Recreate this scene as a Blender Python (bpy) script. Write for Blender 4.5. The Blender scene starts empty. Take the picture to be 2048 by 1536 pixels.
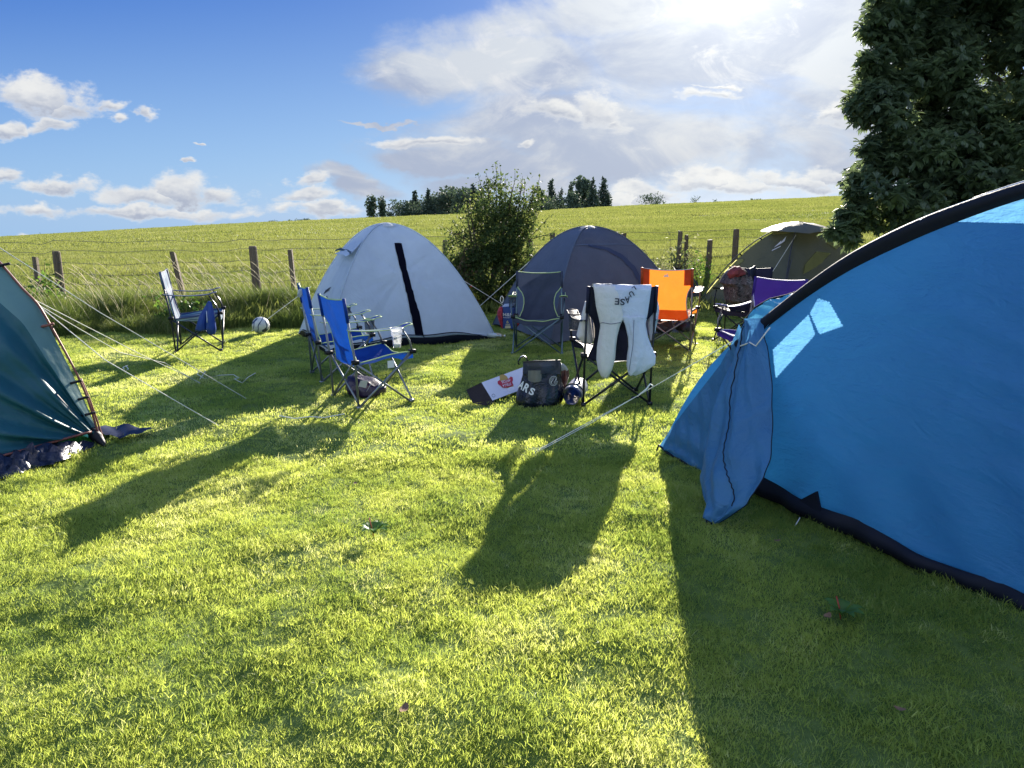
import bpy, math, random
import numpy as np
from mathutils import Vector, Matrix
random.seed(7); RNG = np.random.default_rng(11)
R = math.radians
scene = bpy.context.scene
COL = scene.collection
CAMZ, PITCH, F = 1.5, R(12.5), 1500.0
EXPO = 1.55; KE = 2**EXPO
cp, sp = math.cos(PITCH), math.sin(PITCH)
SUN_AZ, SUN_EL = R(16.0), R(18.0)
SUN = np.array([math.sin(SUN_AZ)*math.cos(SUN_EL), math.cos(SUN_AZ)*math.cos(SUN_EL), math.sin(SUN_EL)])

# ------------------------------------------------------------------ geometry helpers
def ray(u, v):
    xc, yc = (u-1024)/F, (v-768)/F
    return np.array([xc, cp-yc*sp, -sp-yc*cp])
def P(u, v, Y):                      # the real place seen at (u, v) at depth Y
    d = ray(u, v); t = Y/d[1]
    return np.array([d[0]*t, Y, CAMZ+d[2]*t])
def E(u, v):
    d = ray(u, v); return d[0]/d[1], d[2]/d[1]
_sk = [(-300,490),(0,475),(440,450),(730,437),(1100,422),(1250,413),(1500,402),(1700,393),(2048,380),(2500,372)]
_ska = np.array([E(u,v)[0] for u,v in _sk]); _ske = np.array([E(u,v)[1] for u,v in _sk])
def bankY(X): return np.interp(X, [-9,-6,-3,-1,0,3,9], [9.0,9.7,10.7,11.6,12.0,11.6,11.9])
def fenceY(X): return np.interp(X, [-10,-3.8,0,5,11], [10.9,11.9,13.0,14.6,16.5])
def sst(x, a, b):
    t = np.clip((x-a)/(b-a), 0, 1); return t*t*(3-2*t)
_TAB = {}
def vnoise(X, Y, s, seed=0):
    tab = _TAB.get(seed)
    if tab is None: tab = _TAB[seed] = np.random.default_rng(seed).random((64, 64))
    x, y = X/s+1000, Y/s+1000; xi, yi = np.floor(x).astype(int), np.floor(y).astype(int); fx, fy = x-xi, y-yi
    fx, fy = fx*fx*(3-2*fx), fy*fy*(3-2*fy)
    a, b = tab[xi % 64, yi % 64], tab[(xi+1) % 64, yi % 64]; c, d = tab[xi % 64, (yi+1) % 64], tab[(xi+1) % 64, (yi+1) % 64]
    return (a*(1-fx)+b*fx)*(1-fy)+(c*(1-fx)+d*fx)*fy
def terrain(X, Y, lump=True):
    X = np.asarray(X, float); Y = np.asarray(Y, float)
    a = X/np.maximum(Y, 1.0)
    e = np.interp(a, _ska, _ske)
    hc = 1.5+e*110
    s = np.clip((Y-11)/99, 0, 1)
    h = hc*s + .19*sst(Y, bankY(X)-.1, bankY(X)+.9)*(1-sst(Y, 20, 50))
    h = h + .05*np.sin(X*.35+Y*.13)*sst(Y, 18, 30)*(1-sst(Y, 70, 105))
    far = 1.5+e*Y-.008*(Y-110)
    k = sst(Y, 109, 114)
    h = np.where(Y > 109, (1-k)*(hc*s)+k*far, h)
    h = h + .012*np.sin(X*2.1+.7)*np.sin(Y*1.7+X*.6)*(Y < 30)
    if lump: h = h + ((vnoise(X, Y, .42, 91)-.5)*.062+(vnoise(X, Y*1.3, .17, 92)-.5)*.022-.006)*(1-sst(Y, 11, 16))
    return h
def G(u, v, zoff=0.0):               # where the ray through (u, v) meets the ground
    d = ray(u, v); Y = 2.0
    for _ in range(4000):
        p = P(u, v, Y)
        if p[2] <= float(terrain(p[0], p[1], False))+zoff: break
        Y += .01 if Y < 30 else .2
    return np.array([p[0], p[1], float(terrain(p[0], p[1], False))])
def onb(d):
    d = d/np.linalg.norm(d)
    a = np.array([0,0,1.0]) if abs(d[2]) < .9 else np.array([1.0,0,0])
    x = np.cross(a, d); x /= np.linalg.norm(x)
    return x, np.cross(d, x)
class MB:
    def __init__(s): s.v = []; s.f = []; s.mi = []
    def add(s, v, f, mi=0):
        o = len(s.v); s.v += [tuple(map(float, p)) for p in v]
        s.f += [tuple(i+o for i in q) for q in f]; s.mi += [mi]*len(f)
    def tube(s, pts, r, n=6, cap=True, mi=0):
        pts = [np.array(p, float) for p in pts]; k = len(pts)
        rs = r if hasattr(r, '__len__') else [r]*k
        V = []; 
        for i, p in enumerate(pts):
            d = pts[min(i+1, k-1)]-pts[max(i-1, 0)]
            if np.linalg.norm(d) < 1e-9: d = np.array([0,0,1.])
            x, y = onb(d)
            if i and np.dot(x, px) < 0 and abs(np.dot(x, px)) > .5: x, y = -x, -y
            px = x
            for j in range(n):
                a = 2*math.pi*j/n; V.append(p+rs[i]*(math.cos(a)*x+math.sin(a)*y))
        Fc = [(i*n+j, i*n+(j+1) % n, (i+1)*n+(j+1) % n, (i+1)*n+j) for i in range(k-1) for j in range(n)]
        if cap: Fc += [tuple(range(n))[::-1], tuple((k-1)*n+j for j in range(n))]
        s.add(V, Fc, mi)
    def grid(s, pts, nu, nv, mi=0, closeu=False):   # pts[nv][nu]
        V = [p for row in pts for p in row]
        Fc = []
        for j in range(nv-1):
            for i in range(nu if closeu else nu-1):
                i2 = (i+1) % nu
                Fc.append((j*nu+i, j*nu+i2, (j+1)*nu+i2, (j+1)*nu+i))
        s.add(V, Fc, mi)
    def box(s, c, sz, rz=0, mi=0, top=1.0):
        c = np.array(c, float); hx, hy, hz = [q/2 for q in sz]; V = []
        for z, k in ((-hz, 1), (hz, top)):
            for x, y in ((-hx,-hy),(hx,-hy),(hx,hy),(-hx,hy)):
                x *= k; y *= k
                V.append(c+np.array([x*math.cos(rz)-y*math.sin(rz), x*math.sin(rz)+y*math.cos(rz), z]))
        s.add(V, [(3,2,1,0),(4,5,6,7),(0,1,5,4),(1,2,6,5),(2,3,7,6),(3,0,4,7)], mi)
_loc = {}
def thing(name, label, cat, loc=(0,0,0), rz=0, group=None, sc=1.0):
    o = bpy.data.objects.new(name, None); COL.objects.link(o)
    o.location = tuple(map(float, loc)); o.rotation_euler = (0,0,rz); o.scale = (sc,)*3
    o.empty_display_size = .1
    o['label'] = label; o['category'] = cat
    if group: o['group'] = group
    _loc[o.name] = (np.array(loc, float), rz, sc)
    return o
def tag(o, label=None, cat=None, group=None, kind=None):
    if label: o['label'] = label
    if cat: o['category'] = cat
    if group: o['group'] = group
    if kind: o['kind'] = kind
    return o
def mk(name, v, f, mats, parent=None, world=True, smooth=True, mi=None):
    v = np.array(v, float)
    root = parent
    while root is not None and root.parent is not None: root = root.parent
    if root is not None and world and root.name in _loc:
        l, rz, sc = _loc[root.name]; q = (v-l)
        c, s_ = math.cos(-rz), math.sin(-rz)
        v = np.stack([q[:,0]*c-q[:,1]*s_, q[:,0]*s_+q[:,1]*c, q[:,2]], 1)/sc
    me = bpy.data.meshes.new(name)
    if isinstance(f, np.ndarray):
        k = f.shape[1]; me.vertices.add(len(v)); me.vertices.foreach_set('co', v.ravel().astype(np.float32))
        me.loops.add(f.size); me.loops.foreach_set('vertex_index', f.ravel().astype(np.int32))
        me.polygons.add(len(f)); me.polygons.foreach_set('loop_start', (np.arange(len(f))*k).astype(np.int32))
        me.update(calc_edges=True)
    else:
        me.from_pydata(v.tolist(), [], f); me.update()
    if not isinstance(mats, (list, tuple)): mats = [mats]
    for m in mats: me.materials.append(m)
    if mi is not None: me.polygons.foreach_set('material_index', np.array(mi, np.int32))
    if smooth: me.polygons.foreach_set('use_smooth', np.ones(len(me.polygons), bool))
    o = bpy.data.objects.new(name, me); COL.objects.link(o)
    if parent is not None: o.parent = parent
    return o
def fin(mb, name, mats, parent=None, world=True, smooth=True):
    return mk(name, mb.v, mb.f, mats, parent, world, smooth, mb.mi if isinstance(mats, (list, tuple)) else None)
def lin(c):                          # sRGB 0-255 -> linear
    return tuple((x/255/12.92 if x/255 <= .04045 else ((x/255+.055)/1.055)**2.4) for x in c)

# ------------------------------------------------------------------ materials
def newmat(name):
    m = bpy.data.materials.new(name); m.use_nodes = True
    nt = m.node_tree; nt.nodes.clear()
    return m, nt, nt.nodes.new('ShaderNodeOutputMaterial')
def N(nt, t, **kw):
    n = nt.nodes.new(t)
    for k, v in kw.items(): setattr(n, k, v)
    return n
def noise(nt, scale, detail=4, rough=.55, vec=None, dist=0.0):
    n = N(nt, 'ShaderNodeTexNoise'); n.inputs['Scale'].default_value = scale
    n.inputs['Detail'].default_value = detail; n.inputs['Roughness'].default_value = rough
    n.inputs['Distortion'].default_value = dist
    if vec is not None: nt.links.new(vec, n.inputs['Vector'])
    return n
def ramp(nt, fac, stops):
    r = N(nt, 'ShaderNodeValToRGB'); nt.links.new(fac, r.inputs[0])
    els = r.color_ramp.elements
    while len(els) < len(stops): els.new(.5)
    for e, (p, c) in zip(els, stops): e.position = p; e.color = (*c, 1) if len(c) == 3 else c
    return r.outputs[0]
def fabric(name, col, trans=.35, rough=.55, bump=.25, scale=6, var=.12, sheen=0.0, spec=.3, stretch=(1,1,1), fine=0.0, tcol=None):
    m, nt, out = newmat(name)
    tc = N(nt, 'ShaderNodeTexCoord'); mp = N(nt, 'ShaderNodeMapping'); mp.inputs['Scale'].default_value = stretch
    nt.links.new(tc.outputs['Object'], mp.inputs[0])
    n1 = noise(nt, scale, 5, .6, mp.outputs[0], .6); n2 = noise(nt, scale*6, 3, .6, mp.outputs[0])
    c = ramp(nt, n1.outputs[0], [(.3, tuple(x*(1-var) for x in col)), (.7, tuple(min(1, x*(1+var)) for x in col))])
    b = N(nt, 'ShaderNodeBump'); b.inputs['Strength'].default_value = bump; b.inputs['Distance'].default_value = .03
    mx = N(nt, 'ShaderNodeMath', operation='MULTIPLY_ADD'); nt.links.new(n2.outputs[0], mx.inputs[0])
    mx.inputs[1].default_value = .18; nt.links.new(n1.outputs[0], mx.inputs[2]); nt.links.new(mx.outputs[0], b.inputs['Height'])
    pr = N(nt, 'ShaderNodeBsdfPrincipled'); nt.links.new(c, pr.inputs['Base Color'])
    pr.inputs['Roughness'].default_value = rough; pr.inputs['Specular IOR Level'].default_value = spec
    if sheen: pr.inputs['Sheen Weight'].default_value = sheen
    nb = b.outputs[0]
    if fine:
        w = noise(nt, 900, 2, .5, tc.outputs['Object']); b2 = N(nt, 'ShaderNodeBump')
        b2.inputs['Strength'].default_value = fine; b2.inputs['Distance'].default_value = .002
        nt.links.new(w.outputs[0], b2.inputs['Height']); nt.links.new(nb, b2.inputs['Normal']); nb = b2.outputs[0]
    nt.links.new(nb, pr.inputs['Normal'])
    tr = N(nt, 'ShaderNodeBsdfTranslucent')
    if tcol: tr.inputs[0].default_value = (*tcol, 1)
    else: nt.links.new(c, tr.inputs[0])
    nt.links.new(nb, tr.inputs['Normal'])
    ms = N(nt, 'ShaderNodeMixShader'); ms.inputs[0].default_value = trans
    nt.links.new(pr.outputs[0], ms.inputs[1]); nt.links.new(tr.outputs[0], ms.inputs[2])
    nt.links.new(ms.outputs[0], out.inputs[0])
    return m
def solid(name, col, rough=.5, metal=0.0, spec=.5, bump=0.0, scale=20, var=.0, alpha=None):
    m, nt, out = newmat(name)
    pr = N(nt, 'ShaderNodeBsdfPrincipled'); pr.inputs['Base Color'].default_value = (*col, 1)
    pr.inputs['Roughness'].default_value = rough; pr.inputs['Metallic'].default_value = metal
    pr.inputs['Specular IOR Level'].default_value = spec
    tc = N(nt, 'ShaderNodeTexCoord'); n1 = noise(nt, scale, 4, .6, tc.outputs['Object'])
    if var:
        c = ramp(nt, n1.outputs[0], [(.3, tuple(x*(1-var) for x in col)), (.7, tuple(min(1, x*(1+var)) for x in col))])
        nt.links.new(c, pr.inputs['Base Color'])
    if bump:
        b = N(nt, 'ShaderNodeBump'); b.inputs['Strength'].default_value = bump; b.inputs['Distance'].default_value = .01
        nt.links.new(n1.outputs[0], b.inputs['Height']); nt.links.new(b.outputs[0], pr.inputs['Normal'])
    if alpha is not None: pr.inputs['Alpha'].default_value = alpha
    nt.links.new(pr.outputs[0], out.inputs[0])
    return m
def leafmat(name, c1, c2, trans=.5, rough=.45, tmul=1.4, attr=None, spec=.4, third=None):
    """leaf / blade: colour varies from instance to instance and over the ground"""
    m, nt, out = newmat(name)
    geo = N(nt, 'ShaderNodeNewGeometry')
    if attr:
        at = N(nt, 'ShaderNodeAttribute', attribute_type='INSTANCER', attribute_name=attr); fac = at.outputs['Fac']
        rnd = geo.outputs['Random Per Island']
        mm = N(nt, 'ShaderNodeMath', operation='MULTIPLY_ADD'); nt.links.new(rnd, mm.inputs[0]); mm.inputs[1].default_value = .3
        sb = N(nt, 'ShaderNodeMath', operation='MULTIPLY'); nt.links.new(fac, sb.inputs[0]); sb.inputs[1].default_value = .75
        nt.links.new(sb.outputs[0], mm.inputs[2]); fac = mm.outputs[0]
    else:
        n1 = noise(nt, 1.3, 3, .6); tc = N(nt, 'ShaderNodeTexCoord'); nt.links.new(tc.outputs['Object'], n1.inputs['Vector'])
        mm = N(nt, 'ShaderNodeMath', operation='MULTIPLY_ADD'); nt.links.new(geo.outputs['Random Per Island'], mm.inputs[0])
        mm.inputs[1].default_value = .6
        sb = N(nt, 'ShaderNodeMath', operation='MULTIPLY_ADD'); nt.links.new(n1.outputs[0], sb.inputs[0]); sb.inputs[1].default_value = 1.2
        sb.inputs[2].default_value = -.4; nt.links.new(sb.outputs[0], mm.inputs[2]); fac = mm.outputs[0]
    stops = [(0, c1), (.65 if third else 1, c2)] + ([(1, third)] if third else [])
    c = ramp(nt, fac, stops)
    pr = N(nt, 'ShaderNodeBsdfPrincipled'); nt.links.new(c, pr.inputs['Base Color'])
    pr.inputs['Roughness'].default_value = rough; pr.inputs['Specular IOR Level'].default_value = spec
    tr = N(nt, 'ShaderNodeBsdfTranslucent')
    hs = N(nt, 'ShaderNodeHueSaturation'); hs.inputs['Value'].default_value = tmul; hs.inputs['Saturation'].default_value = 1.05
    hs.inputs['Hue'].default_value = .488
    nt.links.new(c, hs.inputs['Color']); nt.links.new(hs.outputs[0], tr.inputs[0])
    ms = N(nt, 'ShaderNodeMixShader'); ms.inputs[0].default_value = trans
    nt.links.new(pr.outputs[0], ms.inputs[1]); nt.links.new(tr.outputs[0], ms.inputs[2]); nt.links.new(ms.outputs[0], out.inputs[0])
    return m

M = {}
M['grass'] = leafmat('grass_blade', (.09,.18,.036), (.40,.465,.10), .56, .5, 1.5, 'tint', .3, third=(.60,.60,.28))
M['field'] = leafmat('field_blade', (.12,.168,.036), (.23,.26,.07), .48, .6, 1.15, 'tint', .2, third=(.30,.32,.12))
M['verge'] = leafmat('verge_blade', (.038,.08,.018), (.125,.165,.038), .45, .55, 1.7, 'tint', .25, third=(.40,.36,.17))
M['steel'] = solid('grey_tube', (.20,.22,.24), .38, .6, .5)
M['black_tube'] = solid('black_tube', (.012,.014,.02), .35, .2, .5)
M['navy_tube'] = solid('navy_tube', (.015,.02,.045), .35, .2, .5)
M['tan_tube'] = solid('bronze_tube', (.20,.17,.15), .35, .6, .5)
M['rope'] = solid('guy_rope', (.72,.70,.60), .7, 0, .3)
M['rope_dk'] = solid('dark_guy_rope', (.10,.11,.09), .7, 0, .3)
M['plastic_black'] = solid('black_plastic', (.008,.008,.010), .55, 0, .3)
M['white_plastic'] = solid('white_plastic', (.75,.75,.72), .35)
def wood_mat():
    m, nt, out = newmat('weathered_post')
    tc = N(nt, 'ShaderNodeTexCoord'); mp = N(nt, 'ShaderNodeMapping'); mp.inputs['Scale'].default_value = (12,12,1.2)
    nt.links.new(tc.outputs['Object'], mp.inputs[0]); n = noise(nt, 3, 6, .7, mp.outputs[0], .5)
    c = ramp(nt, n.outputs[0], [(.25,(.05,.038,.024)),(.55,(.14,.105,.065)),(.8,(.24,.20,.14))])
    pr = N(nt, 'ShaderNodeBsdfPrincipled'); pr.inputs['Roughness'].default_value = .85; nt.links.new(c, pr.inputs['Base Color'])
    b = N(nt, 'ShaderNodeBump'); b.inputs['Strength'].default_value = .6; b.inputs['Distance'].default_value = .01
    nt.links.new(n.outputs[0], b.inputs['Height']); nt.links.new(b.outputs[0], pr.inputs['Normal']); nt.links.new(pr.outputs[0], out.inputs[0])
    return m
M['wood'] = wood_mat()
M['bark'] = solid('bark', (.09,.07,.05), .9, 0, .2, .8, 12, .4)
M['wire'] = solid('fence_wire', (.16,.15,.14), .5, .7)
def ground_mat():
    m, nt, out = newmat('turf_ground')
    geo = N(nt, 'ShaderNodeNewGeometry')
    mp = N(nt, 'ShaderNodeMapping'); mp.inputs['Scale'].default_value = (.12,.45,1); nt.links.new(geo.outputs['Position'], mp.inputs[0])
    n1 = noise(nt, 1.0, 6, .62, mp.outputs[0], .3); n2 = noise(nt, 9, 5, .7, geo.outputs['Position'])
    c1 = ramp(nt, n1.outputs[0], [(.3,(.085,.125,.03)),(.5,(.145,.175,.04)),(.72,(.22,.225,.06))])
    c2 = ramp(nt, n2.outputs[0], [(.3,(.07,.10,.02)),(.7,(.20,.22,.05))])
    mx = N(nt, 'ShaderNodeMix', data_type='RGBA'); mx.inputs[0].default_value = .4
    nt.links.new(c1, mx.inputs[6]); nt.links.new(c2, mx.inputs[7])
    sx = N(nt, 'ShaderNodeSeparateXYZ'); nt.links.new(geo.outputs['Position'], sx.inputs[0])
    mr = N(nt, 'ShaderNodeMapRange'); nt.links.new(sx.outputs[1], mr.inputs[0]); mr.inputs[1].default_value = 10; mr.inputs[2].default_value = 17
    soil = N(nt, 'ShaderNodeMix', data_type='RGBA'); nt.links.new(mr.outputs[0], soil.inputs[0])
    c3 = ramp(nt, n2.outputs[0], [(.3,(.06,.10,.022)),(.7,(.15,.20,.05))])
    nt.links.new(c3, soil.inputs[6]); nt.links.new(mx.outputs[2], soil.inputs[7])
    pr = N(nt, 'ShaderNodeBsdfPrincipled'); pr.inputs['Roughness'].default_value = .95; pr.inputs['Specular IOR Level'].default_value = .1
    nt.links.new(soil.outputs[2], pr.inputs['Base Color'])
    b = N(nt, 'ShaderNodeBump'); b.inputs['Strength'].default_value = .5; b.inputs['Distance'].default_value = .05
    nt.links.new(n2.outputs[0], b.inputs['Height']); nt.links.new(b.outputs[0], pr.inputs['Normal'])
    nt.links.new(pr.outputs[0], out.inputs[0]); return m
M['ground'] = ground_mat()

# ------------------------------------------------------------------ ground
def build_ground():
    ys = np.concatenate([np.arange(-8, 1, .25), np.arange(1, 8, .07), np.arange(8, 20, .16), np.arange(20, 60, .8), np.arange(60, 130, 1.5), np.geomspace(130, 1500, 50)])
    aa = np.concatenate([np.linspace(-3, -1.05, 14), np.linspace(-1, 1.3, 300), np.linspace(1.35, 3.4, 14)])
    V = []; 
    for y in ys:
        w = max(y, 0)+7
        for a in aa: V.append((a*w, y, 0))
    V = np.array(V); V[:,2] = terrain(V[:,0], V[:,1])
    n, k = len(aa), len(ys)
    i, j = np.meshgrid(np.arange(n-1), np.arange(k-1)); b = (j*n+i).ravel()
    f = np.stack([b, b+1, b+n+1, b+n], 1)
    o = mk('ground', V, f, M['ground']); tag(o, 'grassy camping meadow rising to the field beyond the fence', kind='structure')
build_ground()

# ------------------------------------------------------------------ grass
SRC = bpy.data.collections.new('grass_sources')      # never linked to the scene
def blade_clump(name, n, rad, h0, h1, w, lean, mat, curl=.5, seg=2, seed=0, flop=0.0):
    g = np.random.default_rng(seed)
    r = rad*np.sqrt(g.random(n)); t = g.random(n)*2*np.pi
    base = np.stack([r*np.cos(t), r*np.sin(t), np.full(n, -.01)], 1)
    h = h0+(h1-h0)*g.random(n)**1.3; az = g.random(n)*2*np.pi
    ln = lean*(.2+g.random(n))
    dirx, diry = np.cos(az), np.sin(az)
    fa = g.random(n)*2*np.pi                       # facing of blade width
    sx, sy = np.cos(fa), np.sin(fa)
    wid = w*(.6+.8*g.random(n))
    rows = []
    for k in range(seg+1):
        q = k/seg
        off = ln*h*(q**(1+curl)); z = h*q*np.sqrt(np.maximum(.05, 1-(ln*q)**2*.45))
        c = base+np.stack([dirx*off, diry*off, z], 1)
        ww = wid*(1-q**1.5*.75)/2 if k < seg else wid*.0
        if k < seg:
            rows.append(c-np.stack([sx*ww, sy*ww, 0*ww], 1)); rows.append(c+np.stack([sx*ww, sy*ww, 0*ww], 1))
        else: rows.append(c)
    nr = len(rows); V = np.stack(rows, 1).reshape(-1, 3); b = np.arange(n)*nr
    fs = []
    for k in range(seg-1):
        o = 2*k; fs.append(np.stack([b+o, b+o+1, b+o+3, b], 1) if False else np.stack([b+o, b+o+1, b+o+3, b+o+2], 1))
    me = bpy.data.meshes.new(name); quads = np.concatenate(fs) if fs else np.zeros((0,4), int)
    o = 2*(seg-1); tris = np.stack([b+o, b+o+1, b+o+2], 1)
    me.vertices.add(len(V)); me.vertices.foreach_set('co', V.ravel().astype(np.float32))
    loops = np.concatenate([quads.ravel(), tris.ravel()]); me.loops.add(len(loops)); me.loops.foreach_set('vertex_index', loops.astype(np.int32))
    st = np.concatenate([np.arange(len(quads))*4, len(quads)*4+np.arange(len(tris))*3]); me.polygons.add(len(st))
    me.polygons.foreach_set('loop_start', st.astype(np.int32)); me.update(calc_edges=True)
    me.materials.append(mat)
    ob = bpy.data.objects.new(name, me)
    return ob
def scatter(name, label, sources, X, Y, scl, tint, tilt=0.12, zoff=0.0, Z=None):
    n = len(X)
    col = bpy.data.collections.new(name+'_clumps')
    for s in sources: col.objects.link(s)
    me = bpy.data.meshes.new(name)
    Zv = terrain(X, Y)+zoff if Z is None else Z
    V = np.stack([X, Y, Zv], 1)
    me.vertices.add(n); me.vertices.foreach_set('co', V.ravel().astype(np.float32))
    g = np.random.default_rng(n)
    rot = np.stack([g.normal(0, tilt, n), g.normal(0, tilt, n), g.random(n)*6.283], 1)
    a = me.attributes.new('rot', 'FLOAT_VECTOR', 'POINT'); a.data.foreach_set('vector', rot.ravel().astype(np.float32))
    a = me.attributes.new('scl', 'FLOAT', 'POINT'); a.data.foreach_set('value', scl.astype(np.float32))
    a = me.attributes.new('tint', 'FLOAT', 'POINT'); a.data.foreach_set('value', tint.astype(np.float32))
    a = me.attributes.new('idx', 'INT', 'POINT'); a.data.foreach_set('value', g.integers(0, len(sources), n).astype(np.int32))
    o = bpy.data.objects.new(name, me); COL.objects.link(o)
    tag(o, label, 'grass', kind='stuff')
    ng = bpy.data.node_groups.new(name+'_gn', 'GeometryNodeTree')
    ng.interface.new_socket('Geometry', in_out='INPUT', socket_type='NodeSocketGeometry')
    ng.interface.new_socket('Geometry', in_out='OUTPUT', socket_type='NodeSocketGeometry')
    gi, go = ng.nodes.new('NodeGroupInput'), ng.nodes.new('NodeGroupOutput')
    ci = ng.nodes.new('GeometryNodeCollectionInfo'); ci.inputs['Collection'].default_value = col
    ci.inputs['Separate Children'].default_value = True; ci.inputs['Reset Children'].default_value = True
    ip = ng.nodes.new('GeometryNodeInstanceOnPoints'); ip.inputs['Pick Instance'].default_value = True
    def na(nm, t):
        q = ng.nodes.new('GeometryNodeInputNamedAttribute'); q.data_type = t; q.inputs['Name'].default_value = nm
        return q.outputs['Attribute']
    L = ng.links
    L.new(gi.outputs[0], ip.inputs['Points']); L.new(ci.outputs[0], ip.inputs['Instance'])
    L.new(na('idx', 'INT'), ip.inputs['Instance Index'])
    er = ng.nodes.new('FunctionNodeEulerToRotation'); L.new(na('rot', 'FLOAT_VECTOR'), er.inputs[0]); L.new(er.outputs[0], ip.inputs['Rotation'])
    L.new(na('scl', 'FLOAT'), ip.inputs['Scale']); L.new(ip.outputs[0], go.inputs[0])
    md = o.modifiers.new('clumps', 'NODES'); md.node_group = ng
    return o
def wedge(n, y0, y1, amax=.86, pad=.8, g=RNG):
    y = np.sqrt(y0**2+(y1**2-y0**2)*g.random(n)); w = amax*y+pad
    return (g.random(n)*2-1)*w, y
# lawn: nearest band
n0 = [blade_clump(f'lawn_clump_{i}', 170, .09, .008, .029, .0029, .85, M['grass'], .4, 3, 10+i) for i in range(6)]
n0 += [blade_clump(f'lawn_tuft_{i}', 35, .06, .02, .045, .003, 1.0, M['grass'], .6, 3, 40+i) for i in range(2)]
def lawn_attr(X, Y):
    v1, v2, v3 = vnoise(X, Y, .22, 1), vnoise(X, Y, .75, 2), vnoise(X, Y, .1, 3)
    scl = .70+.52*v1*(.5+.8*v2)+.12*v3
    tint = np.clip(.18+.70*vnoise(X, Y, .35, 5)*(.55+.75*vnoise(X, Y, 1.4, 6))+.34*(RNG.random(len(X))-.5), 0, 1)
    tint = np.where(RNG.random(len(X)) < .02, .9, tint)
    return scl, tint
X, Y = wedge(11500, 1.2, 4.6, .92, .7); s, t = lawn_attr(X, Y)
tuftmask = vnoise(X, Y, .3, 9)
scatter('lawn', 'short mown lawn between the tents, nearest the viewer', n0, X, Y, s, t, .16)
n1 = [blade_clump(f'lawn_mid_{i}', 140, .12, .008, .030, .0046, .85, M['grass'], .4, 2, 60+i) for i in range(6)]
X, Y = wedge(21000, 4.5, 12.4, .80, .6)
k = Y < bankY(X)+.4; X, Y = X[k], Y[k]; s, t = lawn_attr(X, Y)
scatter('lawn', 'short mown lawn around the chairs and dome tents', n1, X, Y, s*1.0, np.clip(t+.05, 0, 1), .12)
# field
n2 = [blade_clump(f'field_patch_{i}', 150, .55, .06, .15, .016, .8, M['field'], .4, 2, 80+i) for i in range(5)]
X, Y = wedge(9000, 10.5, 42, .84, 3); k = Y > bankY(X)+.2; X, Y = X[k], Y[k]
def field_attr(X, Y):
    v = vnoise(X*.3, Y, .9, 21); w = vnoise(X*.25, Y, 4, 22)
    return .7+.6*v, np.clip(.1+.55*v+.45*w-.15+.2*(RNG.random(len(X))-.5), 0, 1)
s, t = field_attr(X, Y)
scatter('field_grass', 'rough pasture grass just beyond the wire fence', n2, X, Y, s, t, .05)
n3 = [blade_clump(f'far_patch_{i}', 150, 1.5, .07, .17, .045, .8, M['field'], .4, 2, 90+i) for i in range(4)]
X, Y = wedge(12000, 40, 113, .86, 6); s, t = field_attr(X*.7, Y*.7)
scatter('field_grass', 'far pasture grass running up to the skyline', n3, X, Y, s, t, .02)
# verge
n4 = [blade_clump(f'verge_clump_{i}', 130, .16, .09, .34, .007, .75, M['verge'], .9, 3, 110+i) for i in range(5)]
Xv = -10+RNG.random(1500)*8.2; f_ = RNG.random(1500); Yv = bankY(Xv)+f_*(fenceY(Xv)+.5-bankY(Xv))-.15
sv = (.45+.75*vnoise(Xv, Yv, .5, 31))*(.7+.4*RNG.random(1500)); tv = np.clip(.65*vnoise(Xv, Yv, .6, 33)+.3*RNG.random(1500), 0, 1)
X2 = -1.8+RNG.random(900)*13; f2 = RNG.random(900); Y2 = fenceY(X2)-1.2+f2*2.0
s2 = (.35+.6*vnoise(X2, Y2, .5, 35))*(.7+.3*RNG.random(900)); t2 = np.clip(.6*vnoise(X2, Y2, .6, 36)+.3*RNG.random(900), 0, 1)
scatter('verge_grass', 'tall unmown grass along the foot of the wire fence', n4, np.r_[Xv, X2], np.r_[Yv, Y2], np.r_[sv, s2], np.r_[tv, t2], .1)
# long pale flowering stalks above the verge, blown towards the left
def stalks():
    mb = MB(); g = random.Random(4)
    for i in range(210):
        u = g.choice([g.uniform(60, 620), g.uniform(180, 600), g.uniform(1290,1440)]); 
        X_ = (u-1024)/F*11.3; Y_ = float(bankY(X_))+g.uniform(.2, 1.6) if u < 700 else float(fenceY(X_))+g.uniform(-.6,.3)
        z0 = float(terrain(X_, Y_)); h = g.uniform(.45, .95) if u < 700 else g.uniform(.3,.6)
        lx = -g.uniform(.25, .75)*h*(1 if g.random() < .85 else -.6); ly = g.uniform(-.15, .15)
        pts = [(X_+lx*q**1.6, Y_+ly*q, z0+h*q*(1-.18*q*q)) for q in (0,.25,.5,.72,.88,1)]
        mb.tube(pts, [.0025,.0022,.002,.0028,.0045,.001], 3, False)
    o = fin(mb, 'grass_stalk', solid('dry_stalk', (.55,.47,.27), .7, 0, .2)); tag(o, 'pale dry flowering grass stalks leaning over the fence line', 'grass', kind='stuff')
stalks()

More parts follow.
